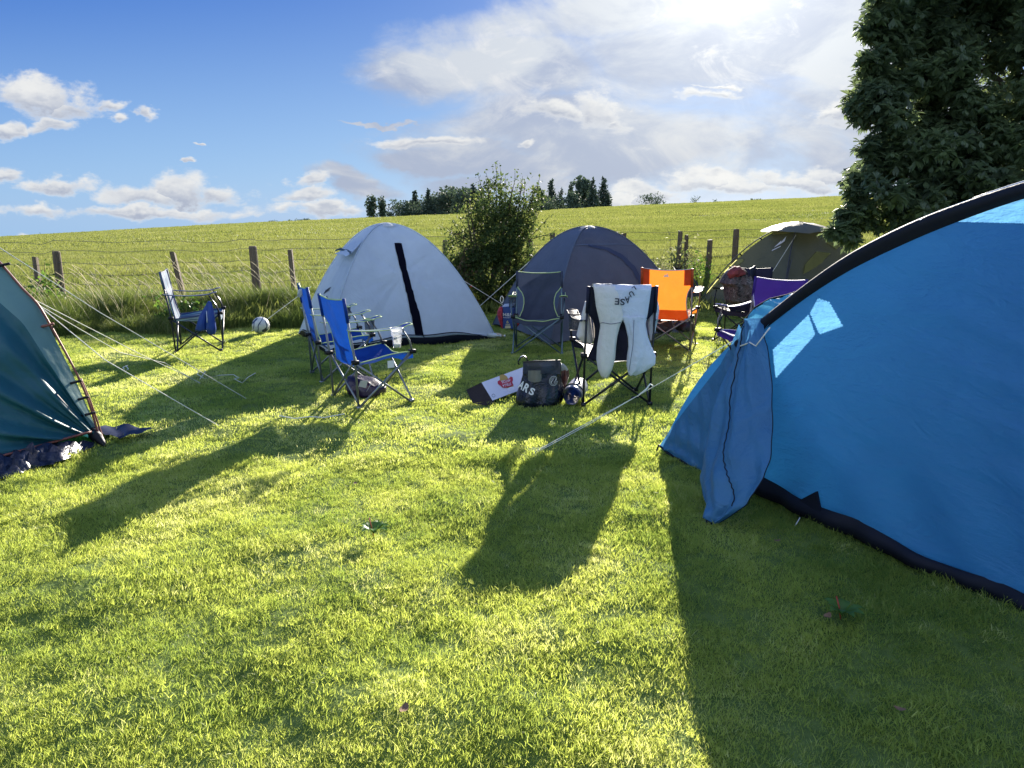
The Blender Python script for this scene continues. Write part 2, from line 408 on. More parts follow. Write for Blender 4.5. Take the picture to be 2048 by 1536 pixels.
# ------------------------------------------------------------------ leaves and trees
def quad_leaves(c, size, g, asp=.55, droop=0.0):
    n = len(c); d = g.normal(size=(n, 3)); d[:,2] -= droop; d /= np.linalg.norm(d, axis=1)[:,None]
    a = g.normal(size=(n, 3)); s = np.cross(d, a); s /= np.linalg.norm(s, axis=1)[:,None]
    L = (size*(.6+.8*g.random(n)))[:,None]
    V = np.stack([c, c+d*L*.5+s*L*asp*.5, c+d*L, c+d*L*.5-s*L*asp*.5], 1).reshape(-1, 3)
    b = np.arange(n)*4; return V, np.stack([b, b+1, b+2, b+3], 1)
def branches(mb, base, top, r0, n, spread, seed, lift=.6):
    g = random.Random(seed); base = np.array(base); top = np.array(top); tips = []
    pts = [base+(top-base)*q+np.array([g.uniform(-1,1), g.uniform(-1,1), 0])*spread*.05*q for q in np.linspace(0, 1, 7)]
    mb.tube(pts, [r0*(1-.8*q) for q in np.linspace(0, 1, 7)], 7)
    for i in range(n):
        q = g.uniform(.25, .95); p = base+(top-base)*q; a = g.uniform(0, 6.28); L = spread*g.uniform(.5, 1.05)*(1.15-q*.6)
        e = p+np.array([math.cos(a)*L, math.sin(a)*L, L*lift*g.uniform(.3, 1.2)])
        m_ = (p+e)/2+np.array([0,0,.08*L])
        r = r0*.35*(1.1-q); mb.tube([p, m_, e], [r, r*.7, r*.25], 5); tips.append(e)
        for k in range(3):
            b_ = p+(e-p)*g.uniform(.4, .95); f = b_+np.array([g.uniform(-1,1), g.uniform(-1,1), g.uniform(-.1,.9)])*L*.4
            mb.tube([b_, f], [r*.4, r*.12], 4); tips.append(f)
    return tips

def big_tree():
    K = thing('chestnut_tree', 'big dark leafy tree behind the large blue tent, sky glinting through its crown', 'tree', (6.6, 10.2, float(terrain(6.6,10.2))))
    mb = MB(); z0 = float(terrain(6.6,10.2))
    branches(mb, (6.6,10.2,z0-.1), (6.7,10.0,5.4), .28, 26, 2.6, 3, .35); fin(mb, 'trunk', M['bark'], K)
    blobs = [(1905,60,9.3,150),(1850,150,9.1,118),(1862,262,8.9,140),(1990,210,9.4,190),(1820,375,8.5,95),(1742,425,8.2,62),
             (1712,454,8.1,30),(1925,365,8.6,120),(1830,60,9.3,95),(2080,330,9.0,170),(1800,240,8.8,82),(2100,60,9.8,200),(1960,-110,9.8,170),
             (2230,-60,10.2,240),(2290,240,9.6,200),(2130,-260,10.6,220),(2040,440,8.6,110),(1790,330,8.6,60),(1752,125,8.8,26),(1738,190,8.8,24),(1722,345,8.5,26),(1730,215,8.8,30),(1795,10,9,62),(1782,75,9,52),(1765,140,8.9,42),(1760,70,9,34),(1715,360,8.5,18),(1684,456,8.1,22),(1668,462,8.0,16),(1700,435,8.1,24),(1690,380,8.3,16),(1790,30,9,40),(1745,290,8.6,30),(1765,180,8.8,40)]
    C = []; g = np.random.default_rng(5)
    for u, v, Y, rp in blobs:
        c = P(u, v, Y); r = rp*Y/F; nc = int(18*r**2)+3
        for k in range(nc):
            d = g.normal(size=3); d /= np.linalg.norm(d); rr = r*(.35+.6*g.random()**.7); q = c+d*rr*np.array([1,.8,1])
            br = min(.12+.18*g.random(), r*.55); m_ = int(12+1150*br**2)
            e = g.normal(size=(m_,3)); e /= np.linalg.norm(e, axis=1)[:,None]
            C.append(q+e*(br*(.3+.8*g.random(m_)**.5))[:,None]*np.array([1.15,1.1,.8]))
    C = np.concatenate(C)
    keep = vnoise(C[:,0]*1.0+C[:,1]*.5, C[:,2]+C[:,1]*.4, .24, 77) > .2
    C = C[keep]; n = len(C)
    # palmate leaves: six drooping leaflets around a stalk end
    az0 = g.random(n)*6.28; size = .07+.075*g.random(n); til = g.normal(0, .75, (n, 2)); drp = -.9+.9*g.random(n)
    Vs = []; 
    for k in range(6):
        a = az0+k*1.047+g.normal(0,.1,n); L = size*(1.0 if k % 2 else .85)
        dx, dy = np.cos(a), np.sin(a); dz = drp+til[:,0]*dx+til[:,1]*dy+g.normal(0,.12,n)
        D = np.stack([dx, dy, dz], 1); D /= np.linalg.norm(D, axis=1)[:,None]
        S = np.stack([-dy, dx, np.zeros(n)], 1)
        U = np.cross(S, D); Ln = L[:,None]
        wv = .27
        Vs.append(np.stack([C, C+D*Ln*.62+S*Ln*wv-U*Ln*.04, C+D*Ln*.95+S*Ln*.07-np.array([0,0,.1])*Ln, C+D*Ln*.6+U*Ln*.03, C+D*Ln*.62-S*Ln*wv-U*Ln*.04, C+D*Ln*.95-S*Ln*.07-np.array([0,0,.1])*Ln], 1))
    V = np.stack(Vs, 1).reshape(-1, 3); b = np.arange(n*6)*6
    f = np.concatenate([np.stack([b, b+1, b+2, b+3], 1), np.stack([b, b+3, b+5, b+4], 1)])
    mk('crown', V, f, leafmat('chestnut_leaf', (.055,.082,.048), (.12,.165,.065), .5, .4, 1.8, spec=.5), K, smooth=False)
big_tree()

def bush():
    b0 = P(1000, 585, 12.3); z0 = float(terrain(b0[0], b0[1])); base = np.array([b0[0], b0[1], z0])
    K = thing('hawthorn_bush', 'tall straggly dark green bush between the white tent and the grey tent', 'bush', base)
    mb = MB(); tips = []; g = random.Random(8)
    for i in range(11):
        a = g.uniform(0, 6.28); top = base+np.array([math.cos(a)*g.uniform(.1,.7), math.sin(a)*g.uniform(.1,.5), g.uniform(1.2, 1.95)])
        tips += branches(mb, base+np.array([g.uniform(-.25,.25), g.uniform(-.2,.2), -.05]), top, .028, 9, .42, i*3+1, .9)
    whips = []
    for (u, v) in [(990,325),(1000,333),(1030,340),(955,348),(972,345),(1080,352),(1068,375),(940,370),(1092,385),(925,385),(1045,352),(1010,350),(1100,430),(905,445),(882,455),(912,432),(1105,470)]:
        e = P(u, v, 12.3+g.uniform(-.3,.3)); s_ = P(1000+(u-1000)*.55, min(480, v+95), 12.3)
        m_ = (e+s_)/2+np.array([(u-1000)/1500*.6, 0, .03]); pts = [s_, (s_+m_)/2, m_, (m_+e)/2+np.array([.02,0,.02]), e]
        mb.tube(pts, [.008,.006,.005,.004,.002], 4); whips += [pts[0]+(e-pts[0])*q+np.array([g.gauss(0,.03), g.gauss(0,.03), g.gauss(0,.03)]) for q in np.linspace(.15, 1, 26)]
    fin(mb, 'stem', M['bark'], K)
    gg = np.random.default_rng(3)
    blobs = [(1000,470,.50,.42,3300),(965,430,.30,.33,800),(1040,430,.30,.32,800),(1000,400,.42,.3,1000),(1000,385,.28,.26,500),
             (985,540,.60,.42,4200),(1030,520,.42,.38,1700),(940,500,.42,.34,1200),(925,545,.34,.25,700),(1070,400,.2,.2,240),(1050,560,.35,.22,1100),(960,590,.5,.2,1400),(960,540,.62,.35,2400),(915,510,.25,.3,400)]
    C = []
    for u, v, rx, rz, n in blobs:
        c = P(u, v, 12.3); d = gg.normal(size=(n,3)); d /= np.linalg.norm(d, axis=1)[:,None]; rr = (.3+.75*gg.random(n)**.5)
        C.append(c+d*rr[:,None]*np.array([rx, rx*.9, rz]))
    C = np.concatenate(C); k = vnoise(C[:,0]+C[:,1]*.7, C[:,2]+C[:,1]*.5, .16, 5) > .25+.22*np.clip((C[:,2]-1.1)/.8, 0, 1)
    C = np.concatenate([C[k], np.array(whips), np.repeat(np.array(tips), 5, 0)+gg.normal(0, .06, (len(tips)*5, 3))])
    C = C[C[:,2] > z0+.02]
    C = np.concatenate([C, C[::2]+gg.normal(0,.03,(len(C[::2]),3))]); V, f = quad_leaves(C, .046, gg, .6); mk('foliage', V, f, leafmat('hawthorn_leaf', (.018,.04,.014), (.06,.09,.025), .35, .6, 2.2, spec=.15, third=(.16,.18,.06)), K, smooth=False)
bush()
def bramble(u, v, Y, rx, rz, n, label, seed, colr, arcs=6, name='bramble'):
    g = np.random.default_rng(seed); b = P(u, v, Y); z0 = float(terrain(b[0], b[1])); base = np.array([b[0], b[1], z0])
    K = thing(name, label, 'bush', base); mb = MB(); L = []
    for i in range(arcs):
        a = g.random()*6.28; e = base+np.array([math.cos(a)*rx*1.3, math.sin(a)*.3, rz*g.uniform(.6,1.5)])
        m_ = base*.4+e*.6+np.array([0,0,rz*.45]); pts = [base, (base+m_)/2+np.array([0,0,.12]), m_, e]
        mb.tube(pts, [.006,.005,.004,.002], 4)
        for q in np.linspace(.2, 1, 14): L.append(base*(1-q)**2+2*q*(1-q)*m_+q*q*e+g.normal(0,.03,3))
    fin(mb, 'stem', M['bark'], K)
    d = g.normal(size=(n,3)); d /= np.linalg.norm(d, axis=1)[:,None]
    C = base+np.array([0,0,rz*.42])+d*(.25+.75*g.random(n)**.5)[:,None]*np.array([rx, .35, rz*.6])
    C = np.concatenate([C, np.array(L)]); C = C[C[:,2] > z0]
    V, f = quad_leaves(C, .055, g, .62); mk('foliage', V, f, colr, K, smooth=False)
LB = leafmat('bramble_leaf', (.07,.10,.03), (.20,.22,.09), .45, .4, 1.5, third=(.42,.40,.26))
LN = leafmat('nettle_leaf', (.04,.10,.02), (.12,.20,.035), .45, .45, 1.8)
bramble(1345,560,13.2,.42,.75,520,'pale silvery bramble by the fence to the right of the grey tent',51,LB,8)
bramble(1395,575,13.6,.3,.55,420,'green nettle clump by the thin fence stake, left of the olive tent',52,LN,3,'nettle_clump')
bramble(1305,545,13.4,.3,.5,260,'thin bramble peeping over the right shoulder of the grey tent',53,LB,5)
bramble(930,500,12.1,.22,.9,330,'brown seeding dock stems at the left edge of the tall bush',54,leafmat('dock_seed',(.08,.05,.025),(.15,.13,.05),.3,.6,1.3),7,'dock_plant')
bramble(95,600,11.1,.3,.5,330,'leafy green weeds around the foot of the two posts at far left',55,LN,4,'weed_clump')
bramble(380,640,10.4,.45,.4,420,'dark low weeds on the bank behind the striped chair',56,LN,4,'weed_clump')

# far trees on the skyline, each its own thing
Mfar = leafmat('far_leaf', (.045,.075,.045), (.09,.125,.07), .25, .7, 1.3)
Mcon = leafmat('conifer_needle', (.035,.06,.042), (.07,.10,.06), .2, .7, 1.2)
def skyv(u): return float(np.interp(u, [a for a,b in _sk], [b for a,b in _sk]))
def far_tree(u, vtop, wpx, label, kind='broad', Y=290, n=700, seed=1, vbase=None):
    g = np.random.default_rng(seed); vb = (skyv(u)+3) if vbase is None else vbase
    p = P(u, vb, Y); zt = P(u, vtop, Y)[2]; z0 = float(terrain(p[0], p[1])); z0 = min(z0, p[2]); H = zt-z0; w = wpx*Y/F/2
    K = thing({'broad':'broadleaf_tree','con':'conifer_tree','poplar':'poplar_tree','shrub':'distant_shrub'}[kind], label, 'shrub' if kind == 'shrub' else 'tree', (p[0], p[1], z0),
              group='trees along the skyline')
    mb = MB(); base = np.array([p[0], p[1], z0-.3])
    if kind == 'con':
        mb.tube([base, base+[0,0,H*.98]], [H*.022, H*.004], 5)
        C = []; 
        lev = int(15)
        for i in range(lev):
            q = (i+.5)/lev; z = z0+H*(.16+.83*q); r = w*(1-q)**.85*(.8+.35*g.random())+.05*w
            m_ = max(12, int(n*.2*(1-q*.75)))
            for b_ in range(max(4, int(9*(1-q)+3))):
                a = g.random()*6.28; k = max(3, m_//8)
                t = g.random(k)**.7; r = r*1.0; C.append(np.stack([p[0]+np.cos(a)*r*1.2*t, p[1]+np.sin(a)*r*t, z-.16*r*t+g.normal(0,.02*H,k)*.5], 1))
        C = np.concatenate(C); V, f = quad_leaves(C, H*.085, g, .5, .3); m_ = Mcon
    else:
        branches(mb, base, (p[0], p[1], z0+H*.75), H*.025, 8 if kind != 'shrub' else 5, w*.8, seed, 1.2 if kind == 'poplar' else .6)
        C = []; nb = {'broad':16,'poplar':9,'shrub':6}[kind]
        for i in range(nb):
            c = np.array([p[0]+g.uniform(-.62,.62)*w, p[1]+g.uniform(-.5,.5)*w, z0+H*g.uniform(.12 if kind != 'shrub' else .1,.82)])
            if kind == 'poplar': c[2] = z0+H*(.2+.7*i/nb); c[0] = p[0]+g.uniform(-.3,.3)*w
            r = w*g.uniform(.35,.6); m_ = int(n*1.5)//nb; d = g.normal(size=(m_,3)); d /= np.linalg.norm(d, axis=1)[:,None]
            C.append(c+d*(r*(.3+.75*g.random(m_)**.5))[:,None]*np.array([1,1,(H*.17/r) if kind == 'poplar' else min(.85, H*.25/r)]))
        C = np.concatenate(C); C = C[(C[:,2] < zt)]
        V, f = quad_leaves(C, max(H*.09, .5), g, .75); m_ = Mfar
    fin(mb, 'trunk', M['bark'], K); mk('crown', V, f, m_, K, smooth=False)
FT = [(744,390,30,'left one of the pair of slim trees standing apart on the skyline','poplar',500),
 (765,391,22,'right one of the pair of slim trees standing apart on the skyline','poplar',380),
 (783,424,22,'low scrub at the left foot of the dark wood','shrub',200),
 (806,398,60,'leftmost rounded tree of the dark wood on the skyline','broad',620),
 (830,381,26,'first pointed conifer from the left, at the left end of the dark wood','con',760),
 (858,378,24,'second pointed conifer from the left, above the rounded dark trees','con',760),
 (845,398,80,'dark rounded tree beneath the two left conifers','broad',800),
 (822,402,64,'bushy tree between the two left conifers of the wood','broad',900),
 (864,392,76,'dark broad tree left of centre in the wood','broad',1000),
 (903,384,74,'dark broad tree right of centre in the wood','broad',1000),
 (935,378,70,'dark broad tree at the edge of the bush, right end of the wood','broad',1000),
 (1070,388,60,'low broad tree just behind the right edge of the bush','broad',700),
 (1110,390,56,'low broad tree at the foot of the tall conifer right of the bush','broad',700),
 (1150,378,36,'dark filler tree between the first two conifers of the rightmost group','broad',500),
 (1176,372,40,'dark filler tree between the last conifers of the rightmost group','broad',500),
 (884,381,72,'dark dense tree in the middle of the wood, left of the bush','broad',800),
 (915,372,76,'tallest rounded tree of the wood, half hidden by the bush','broad',900),
 (955,384,70,'broad tree hidden low behind the left half of the bush','broad',900),
 (948,368,24,'conifer just showing behind the left side of the bush top','con',700),
 (962,372,22,'slim conifer behind the middle of the bush top','con',500),
 (1078,372,28,'conifer showing just right of the bush top','con',700),
 (1102,361,28,'tall conifer right of the bush, left of a gap in the skyline trees','con',800),
 (1122,376,22,'short conifer at the left edge of the gap in the skyline trees','con',500),
 (1090,394,70,'low bushy tree at the foot of the conifers right of the bush','broad',600),
 (1141,365,18,'slim conifer at the left end of the rightmost conifer group','con',520),
 (1163,352,46,'tallest broad plume shaped tree of the rightmost group','poplar',1000),
 (1184,358,24,'dark conifer third from the left in the rightmost group','con',700),
 (1206,353,30,'open layered conifer at the right end of the rightmost group','con',620),
 (1302,385,54,'solitary rounded tree alone on the skyline above the orange chair','broad',560),
 (1392,390,20,'small thin tree alone on the skyline, right of the rounded solitary one','broad',160),
 (1434,398,14,'tiny bare shrub on the skyline right of the small thin tree','shrub',50),
 (1506,395,10,'left bump of the low dark thicket on the skyline','shrub',120),
 (1522,396,26,'right bump of the low dark thicket on the skyline','shrub',200),
 (18,469,30,'low dark shrub at the far left end of the skyline','shrub',240),
 (84,464,14,'tiny shrub on the far left of the skyline','shrub',70),
 (455,446,24,'leftmost clump of the thin hedge line on the skyline','shrub',160),
 (505,444,22,'second clump of the thin hedge line on the skyline','shrub',120),
 (545,441,34,'long middle clump of the thin hedge line on the skyline','shrub',200),
 (580,439,14,'small pointed clump in the thin hedge line on the skyline','shrub',90),
 (612,437,46,'rightmost and longest clump of the thin hedge line on the skyline','shrub',240)]
for i, (u, vt, w, lb, kd, n) in enumerate(FT): far_tree(u, vt, w, lb, kd, 290+(i*37 % 60), n, 200+i)

# ------------------------------------------------------------------ fence
def fence():
    K = thing('wire_fence', 'post and wire stock fence along the edge of the field', 'fence', (0, 13, float(terrain(0,13))))
    posts = [(70,515,9,0,0),(112,502,15,0,1),(345,505,10,-.16,0),(505,492,16,-.03,1),(580,498,9,-.04,0),(1060,478,11,0,1),(1105,467,10,0,0),(1232,465,10,0,0),
             (1248,467,9,0,0),(1361,462,8,.02,0),(1373,470,7,-.03,0),(1420,480,9,0,0),(1473,458,12,0,1),(760,505,10,0,0),(890,480,10,0,1),(1640,455,14,0,1),(1800,450,14,0,1),(-150,515,14,0,1)]
    tops = []
    for i, (u, vt, wp, ln, big) in enumerate(posts):
        Xg = (u-1024)/F*12.5
        for _ in range(6): Yg = float(fenceY(Xg)); Xg = E(u, vt+60)[0]*Yg
        p = P(u, vt, Yg); z0 = float(terrain(p[0], p[1]))-.05; r = wp*Yg/F/2
        h = p[2]-z0; mb = MB(); lx = ln*h
        g = random.Random(i)
        if big: 
            mb.tube([(p[0]-lx*-1 if 0 else p[0]+(-lx), Yg, z0), (p[0]-lx*.4, Yg, z0+h*.6), (p[0], Yg, z0+h-.02), (p[0], Yg, z0+h)], [r*1.05, r, r*.97, r*.8], 12)
        else:
            b_ = np.array([p[0]-lx, Yg, z0]); t_ = np.array([p[0], Yg, z0+h]); q = [(-1,-.8),(1,-1),(.9,1),(-1,.9)]
            V = [b_+[a*r,b*r,0] for a, b in q]+[t_+[a*r*.92,b*r,g.uniform(-.02,.02)] for a, b in q]
            mb.add(V, [(3,2,1,0),(4,5,6,7),(0,1,5,4),(1,2,6,5),(2,3,7,6),(3,0,4,7)])
        fin(mb, 'post', M['wood'], K, smooth=False)
        if big or u < 1300: tops.append((p[0]-lx*.3, Yg))
    Xs = np.sort(np.array([t[0] for t in tops]))
    Xs = np.r_[-14, Xs, 14]
    for h in (.18,.34,.5,.66,.84,.98):
        mb = MB(); pts = []
        for i in range(len(Xs)-1):
            for q in np.linspace(0, 1, 7)[:-1]:
                x = Xs[i]*(1-q)+Xs[i+1]*q; y = float(fenceY(x))-.06; pts.append((x, y, float(terrain(x, y))+h-.02*math.sin(q*math.pi)*(1+.5*math.sin(i*3+h*9))))
        mb.tube(pts, .0032, 4, False); fin(mb, 'wire', M['wire'], K)
    mb = MB(); x = -12
    while x < 12:
        y = float(fenceY(x))-.06; z = float(terrain(x, y)); mb.tube([(x, y, z+.02), (x+.005, y, z+.66)], .0016, 3, False); x += .3
    o = fin(mb, 'netting_stay', M['wire'], K)
fence()

# ------------------------------------------------------------------ tents
def rope_part(name, pts, r, K, mat=None):
    mb = MB(); mb.tube(pts, r, 5, False); return fin(mb, name, mat or M['rope'], K)
def peg(p, K, d=(.3,-.2,1), L=.07):
    p = np.array(p, float); d = np.array(d, float)/np.linalg.norm(d); mb = MB()
    t = p+d*L; mb.tube([p-d*.05, t, t+np.array([.012,0,-.004])], .003, 5); return fin(mb, 'peg', M['steel'], K)
def dome(corners, apex, H, p=2.0, nu=26, nv=26, sag=.05, wr=.006, seed=0, lo=.0, hem=.035, crease=None):
    """panels between curved pole ridges; returns a function panel(i) -> grid, and ridge(i, q)"""
    cs = [np.array(c, float) for c in corners]; A = np.array(apex, float); n = len(cs)
    def ridge(i, q):
        c = cs[i % n]; b = c+(A-c)*q; zz = c[2]+(A[2]-c[2]); z = c[2]+(zz-c[2])*(1-(1-q)**p)
        return np.array([b[0], b[1], z])
    g = np.random.default_rng(seed)
    ph = g.random((n, 4))*6.28
    def panel(i):
        rows = []
        mid = (cs[i]+cs[(i+1) % n])/2
        inn = (A-mid); inn[2] = 0; inn /= np.linalg.norm(inn)
        for j in range(nv):
            q = lo+(1-lo)*j/(nv-1); a, b = ridge(i, q), ridge(i+1, q); row = []
            for k in range(nu):
                s = k/(nu-1); pt = a*(1-s)+b*s; bow = 4*s*(1-s)
                # wrinkles fan out of the two pegged lower corners
                wv = wr*bow*(math.sin(14*s+9*q+ph[i][0])*(1-q)+.6*math.sin(23*s-17*q+ph[i][1])*(1-q)**2+.5*math.sin(31*q+8*s+ph[i][2])*(1-q))
                if crease and crease[0] == i:
                    ds, dq = s-crease[1], (q-crease[2])*1.6; rr_ = math.hypot(ds, dq); an = math.atan2(dq, ds)
                    for a0 in (-2.75,-2.45,-2.1,-.95,-.55,-.3,.5,2.5): wv += .020*math.exp(-((an-a0)/.09)**2)*min(1, rr_*9)*max(0, 1-rr_/.55)
                pt = pt+inn*(sag*bow*(1-q)*(.35+q)*2+wv); 
                if j == 0: pt = pt+np.array([0,0,hem*bow**.6+.012*math.sin(19*s)])
                row.append(pt)
            rows.append(row)
        return rows
    return panel, ridge
def on_panel(rows, s, q, off=.004, inn=None):
    nv, nu = len(rows), len(rows[0]); x, y = s*(nu-1), q*(nv-1); i, j = min(int(x), nu-2), min(int(y), nv-2); fx, fy = x-i, y-j
    p = (rows[j][i]*(1-fx)+rows[j][i+1]*fx)*(1-fy)+(rows[j+1][i]*(1-fx)+rows[j+1][i+1]*fx)*fy
    nn = np.cross(rows[j][i+1]-rows[j][i], rows[j+1][i]-rows[j][i]); nn /= np.linalg.norm(nn)+1e-12
    if np.dot(nn, np.array([0,0,CAMZ])-p) < 0: nn = -nn
    return p+nn*off
def finder(rows):
    R_ = np.array(rows); nv, nu = R_.shape[:2]
    a = np.linspace(0, nu-1, 161); b = np.linspace(0, nv-1, 161); ia = np.minimum(a.astype(int), nu-2); ib = np.minimum(b.astype(int), nv-2)
    fa = (a-ia)[None,:,None]; fb = (b-ib)[:,None,None]
    g = (R_[ib][:,ia]*(1-fa)+R_[ib][:,ia+1]*fa)*(1-fb)+(R_[ib+1][:,ia]*(1-fa)+R_[ib+1][:,ia+1]*fa)*fb
    q = g-np.array([0,0,CAMZ]); fw = q[...,1]*cp-q[...,2]*sp; up = q[...,1]*sp+q[...,2]*cp
    uu, vv = 1024+F*q[...,0]/fw, 768-F*up/fw
    def f(u, v, off=.006):
        k = np.argmin((uu-u)**2+(vv-v)**2); j, i = divmod(int(k), 161)
        return on_panel(rows, i/160, j/160, off)
    return f
def band_px(fd, left, right, off=.008, n=26, m_=4):
    L_, R_ = np.array(left, float), np.array(right, float); g_ = []
    for t in np.linspace(0, 1, n):
        a = [np.interp(t*(len(L_)-1), range(len(L_)), L_[:,k]) for k in range(2)]; b = [np.interp(t*(len(R_)-1), range(len(R_)), R_[:,k]) for k in range(2)]
        g_.append([fd(a[0]*(1-e)+b[0]*e, a[1]*(1-e)+b[1]*e, off) for e in np.linspace(0, 1, m_)])
    mb = MB(); mb.grid(g_, m_, n); return mb
def strip_on(rows, pth, off=.006, n=30):
    """pth: list of (s, q, half width in s); a band lying on the panel"""
    mb = MB(); S = np.array(pth); t = np.linspace(0, len(pth)-1, n); G_ = []
    for x in t:
        s, q, w = [np.interp(x, range(len(pth)), S[:,k]) for k in range(3)]
        G_.append([on_panel(rows, min(max(s+w*e, 0), 1), q, off) for e in (-1,-.5,0,.5,1)])
    mb.grid(G_, 5, n); return mb
def text_mesh(txt, quad, name, mat, parent, off=0.0, font_bold=.0):
    """writing laid out on the quad (lower left, lower right, upper right, upper left)"""
    cu = bpy.data.curves.new(name, 'FONT'); cu.body = txt; cu.align_x = 'LEFT'; cu.offset = font_bold
    ob = bpy.data.objects.new(name, cu); COL.objects.link(ob)
    dg = bpy.context.evaluated_depsgraph_get(); me = bpy.data.meshes.new_from_object(ob.evaluated_get(dg)); COL.objects.unlink(ob); bpy.data.objects.remove(ob)
    v = np.array([x.co[:] for x in me.vertices]); lo, hi = v.min(0), v.max(0); s = (v[:,0]-lo[0])/(hi[0]-lo[0]); t = (v[:,1]-lo[1])/(hi[1]-lo[1])
    if callable(quad): W = np.array([quad(a, b) for a, b in zip(s, t)])
    else:
        q = [np.array(c, float) for c in quad]; nn = np.cross(q[1]-q[0], q[3]-q[0]); nn /= np.linalg.norm(nn)
        if np.dot(nn, np.array([0,0,CAMZ])-q[0]) < 0: nn = -nn
        s, t = s[:,None], t[:,None]
        W = (q[0]*(1-s)+q[1]*s)*(1-t)+(q[3]*(1-s)+q[2]*s)*t+nn*off
    f = [tuple(p.vertices) for p in me.polygons]
    return mk(name, W, f, mat, parent, smooth=False)

ink = solid('dark_print', (.02,.025,.04), .6); white_ink = solid('white_print', (.7,.7,.7), .5)

def white_tent():
    cr, cf, cl = G(992,676), G(652,707), G(598,668); cb = cr+cl-cf; cb[2] = float(terrain(cb[0], cb[1])); ctr = (cr+cl)/2
    ap = P(772, 447, ctr[1]); 
    K = thing('dome_tent', 'pale grey white dome tent with a black zip strip, behind the two blue chairs', 'tent', (ctr[0], ctr[1], 0))
    fab = fabric('white_fly', (.52,.60,.68), .28, .5, .35, 5, .05, fine=.1, spec=.35)
    pan, rid = dome([cl, cf, cr, cb], ap, ap[2], 2.0, 70, 60, .05, .012, 3, hem=.11, crease=(1,.50,.36))
    names = ['side_panel','front_panel','end_panel','rear_panel']
    rows = [pan(i) for i in range(4)]
    for i in range(4):
        mb = MB(); mb.grid(rows[i], 70, 60); fin(mb, names[i], fab, K)
    # ridge seams over the poles
    for i in range(4):
        mb = MB(); mb.tube([rid(i, q)+np.array([0,0,.004]) for q in np.linspace(0, 1, 24)], .008, 5, False); fin(mb, 'pole_seam', fab, K)
    # mud skirt under the front panel
    for i, nm in ((0,'skirt'),(1,'skirt'),(2,'skirt')):
        mb = MB(); top = rows[i][0]; out = []
        for k, p in enumerate(top):
            p2 = np.array([p[0], p[1], float(terrain(p[0], p[1]))+.0]); c = np.array([ctr[0], ctr[1], p2[2]]); d = (c-p2)/np.linalg.norm(c-p2)
            out.append([p+d*.015+[0,0,.012], p2-d*.015+[0,0,.01], p2+d*.10])
        mb.grid(out, 3, len(out)); fin(mb, nm, solid('black_groundsheet_%d' % i, (.008,.010,.022), .6, 0, .2), K)
    fd0, fd1 = finder(rows[0]), finder(rows[1])
    zip_ = band_px(fd1, [(788,487),(798,530),(809,570),(816,600),(824,640),(833,682)], [(803,487),(812,530),(821,570),(828,592),(840,632),(850,682)], .010)
    fin(zip_, 'zip_strip', solid('black_zip', (.004,.004,.010), .9, 0, .05), K)
    # hooded vent on the side panel and a dark line above it
    mb = MB(); g_ = []
    for q, lift in ((.62,.005),(.56,.02),(.49,.05),(.455,.09)):
        g_.append([on_panel(rows[0], s, q, lift+.02*math.sin(s*3.1)) for s in np.linspace(.18, .93, 12)])
    mb.grid(g_, 12, 4); fin(mb, 'vent_hood', fab, K)
    fin(band_px(fd0, [(668,505),(690,501),(716,510)], [(668,508),(692,506),(717,518)], .065, 12), 'vent_shade', solid('teal_dark', (.01,.035,.045), .6), K)  # dark strip laid in for the shade under the vent hood
    fin(band_px(fd0, [(664,500),(680,488),(694,478)], [(667,503),(683,492),(697,483)], .012, 10), 'vent_edge', M['plastic_black'], K)
    # cap where the poles cross
    mb = MB(); g_ = []
    for r_ in (0,.05,.10,.15):
        g_.append([ap+np.array([math.cos(a)*r_, math.sin(a)*r_, .014-(r_*1.35)**2*1.2+.002*math.sin(5*a)]) for a in np.linspace(0, 6.283, 24)])
    mb.grid(g_, 24, 4); fin(mb, 'peak_patch', fabric('peak_patch', (.8,.8,.76), .5), K)
    # emblem and name on the side panel
    def q1(a, b): return fd0(637+19*a, 600-7.5*b-2*a, .006)
    text_mesh('Quechua', q1, 'lettering', ink, K)
    mb = MB()
    for k in range(4):
        x, y = 648+2.6*k, 588-1.5*k
        mb.add([fd0(x, y, .007), fd0(x+1.5, y+.3, .007), fd0(x+6.5, y-8.5, .007), fd0(x+5.0, y-8.8, .007)], [(0,1,2,3)])
    fin(mb, 'emblem', ink, K, smooth=False)
    # guy lines
    a = rid(2, .30); b = G(1003,607); b = P(1003, 607, 10.1)
    rope_part('guy_line', [a, P(1003,608,10.0), P(1003,608,10.0)+np.array([.35,.4,-.35])], .0045, K)
    a2 = rid(0, .25); rope_part('guy_line', [P(622,573,10.4), P(503,662,9.9)-np.array([0,0,0])], .004, K)
    mb = MB(); q = P(1002,605,10.0); mb.tube([q+np.array([.02*math.cos(t)+.012, 0, .045*math.sin(t)+.04]) for t in np.linspace(0, 6.28, 14)], .006, 5, False); fin(mb, 'guy_loop', M['rope'], K)
    mb = MB(); q = P(942,573,10.0); mb.box(q, (.03,.02,.015)); fin(mb, 'guy_toggle', solid('red_toggle', (.5,.05,.03), .5), K)
white_tent()

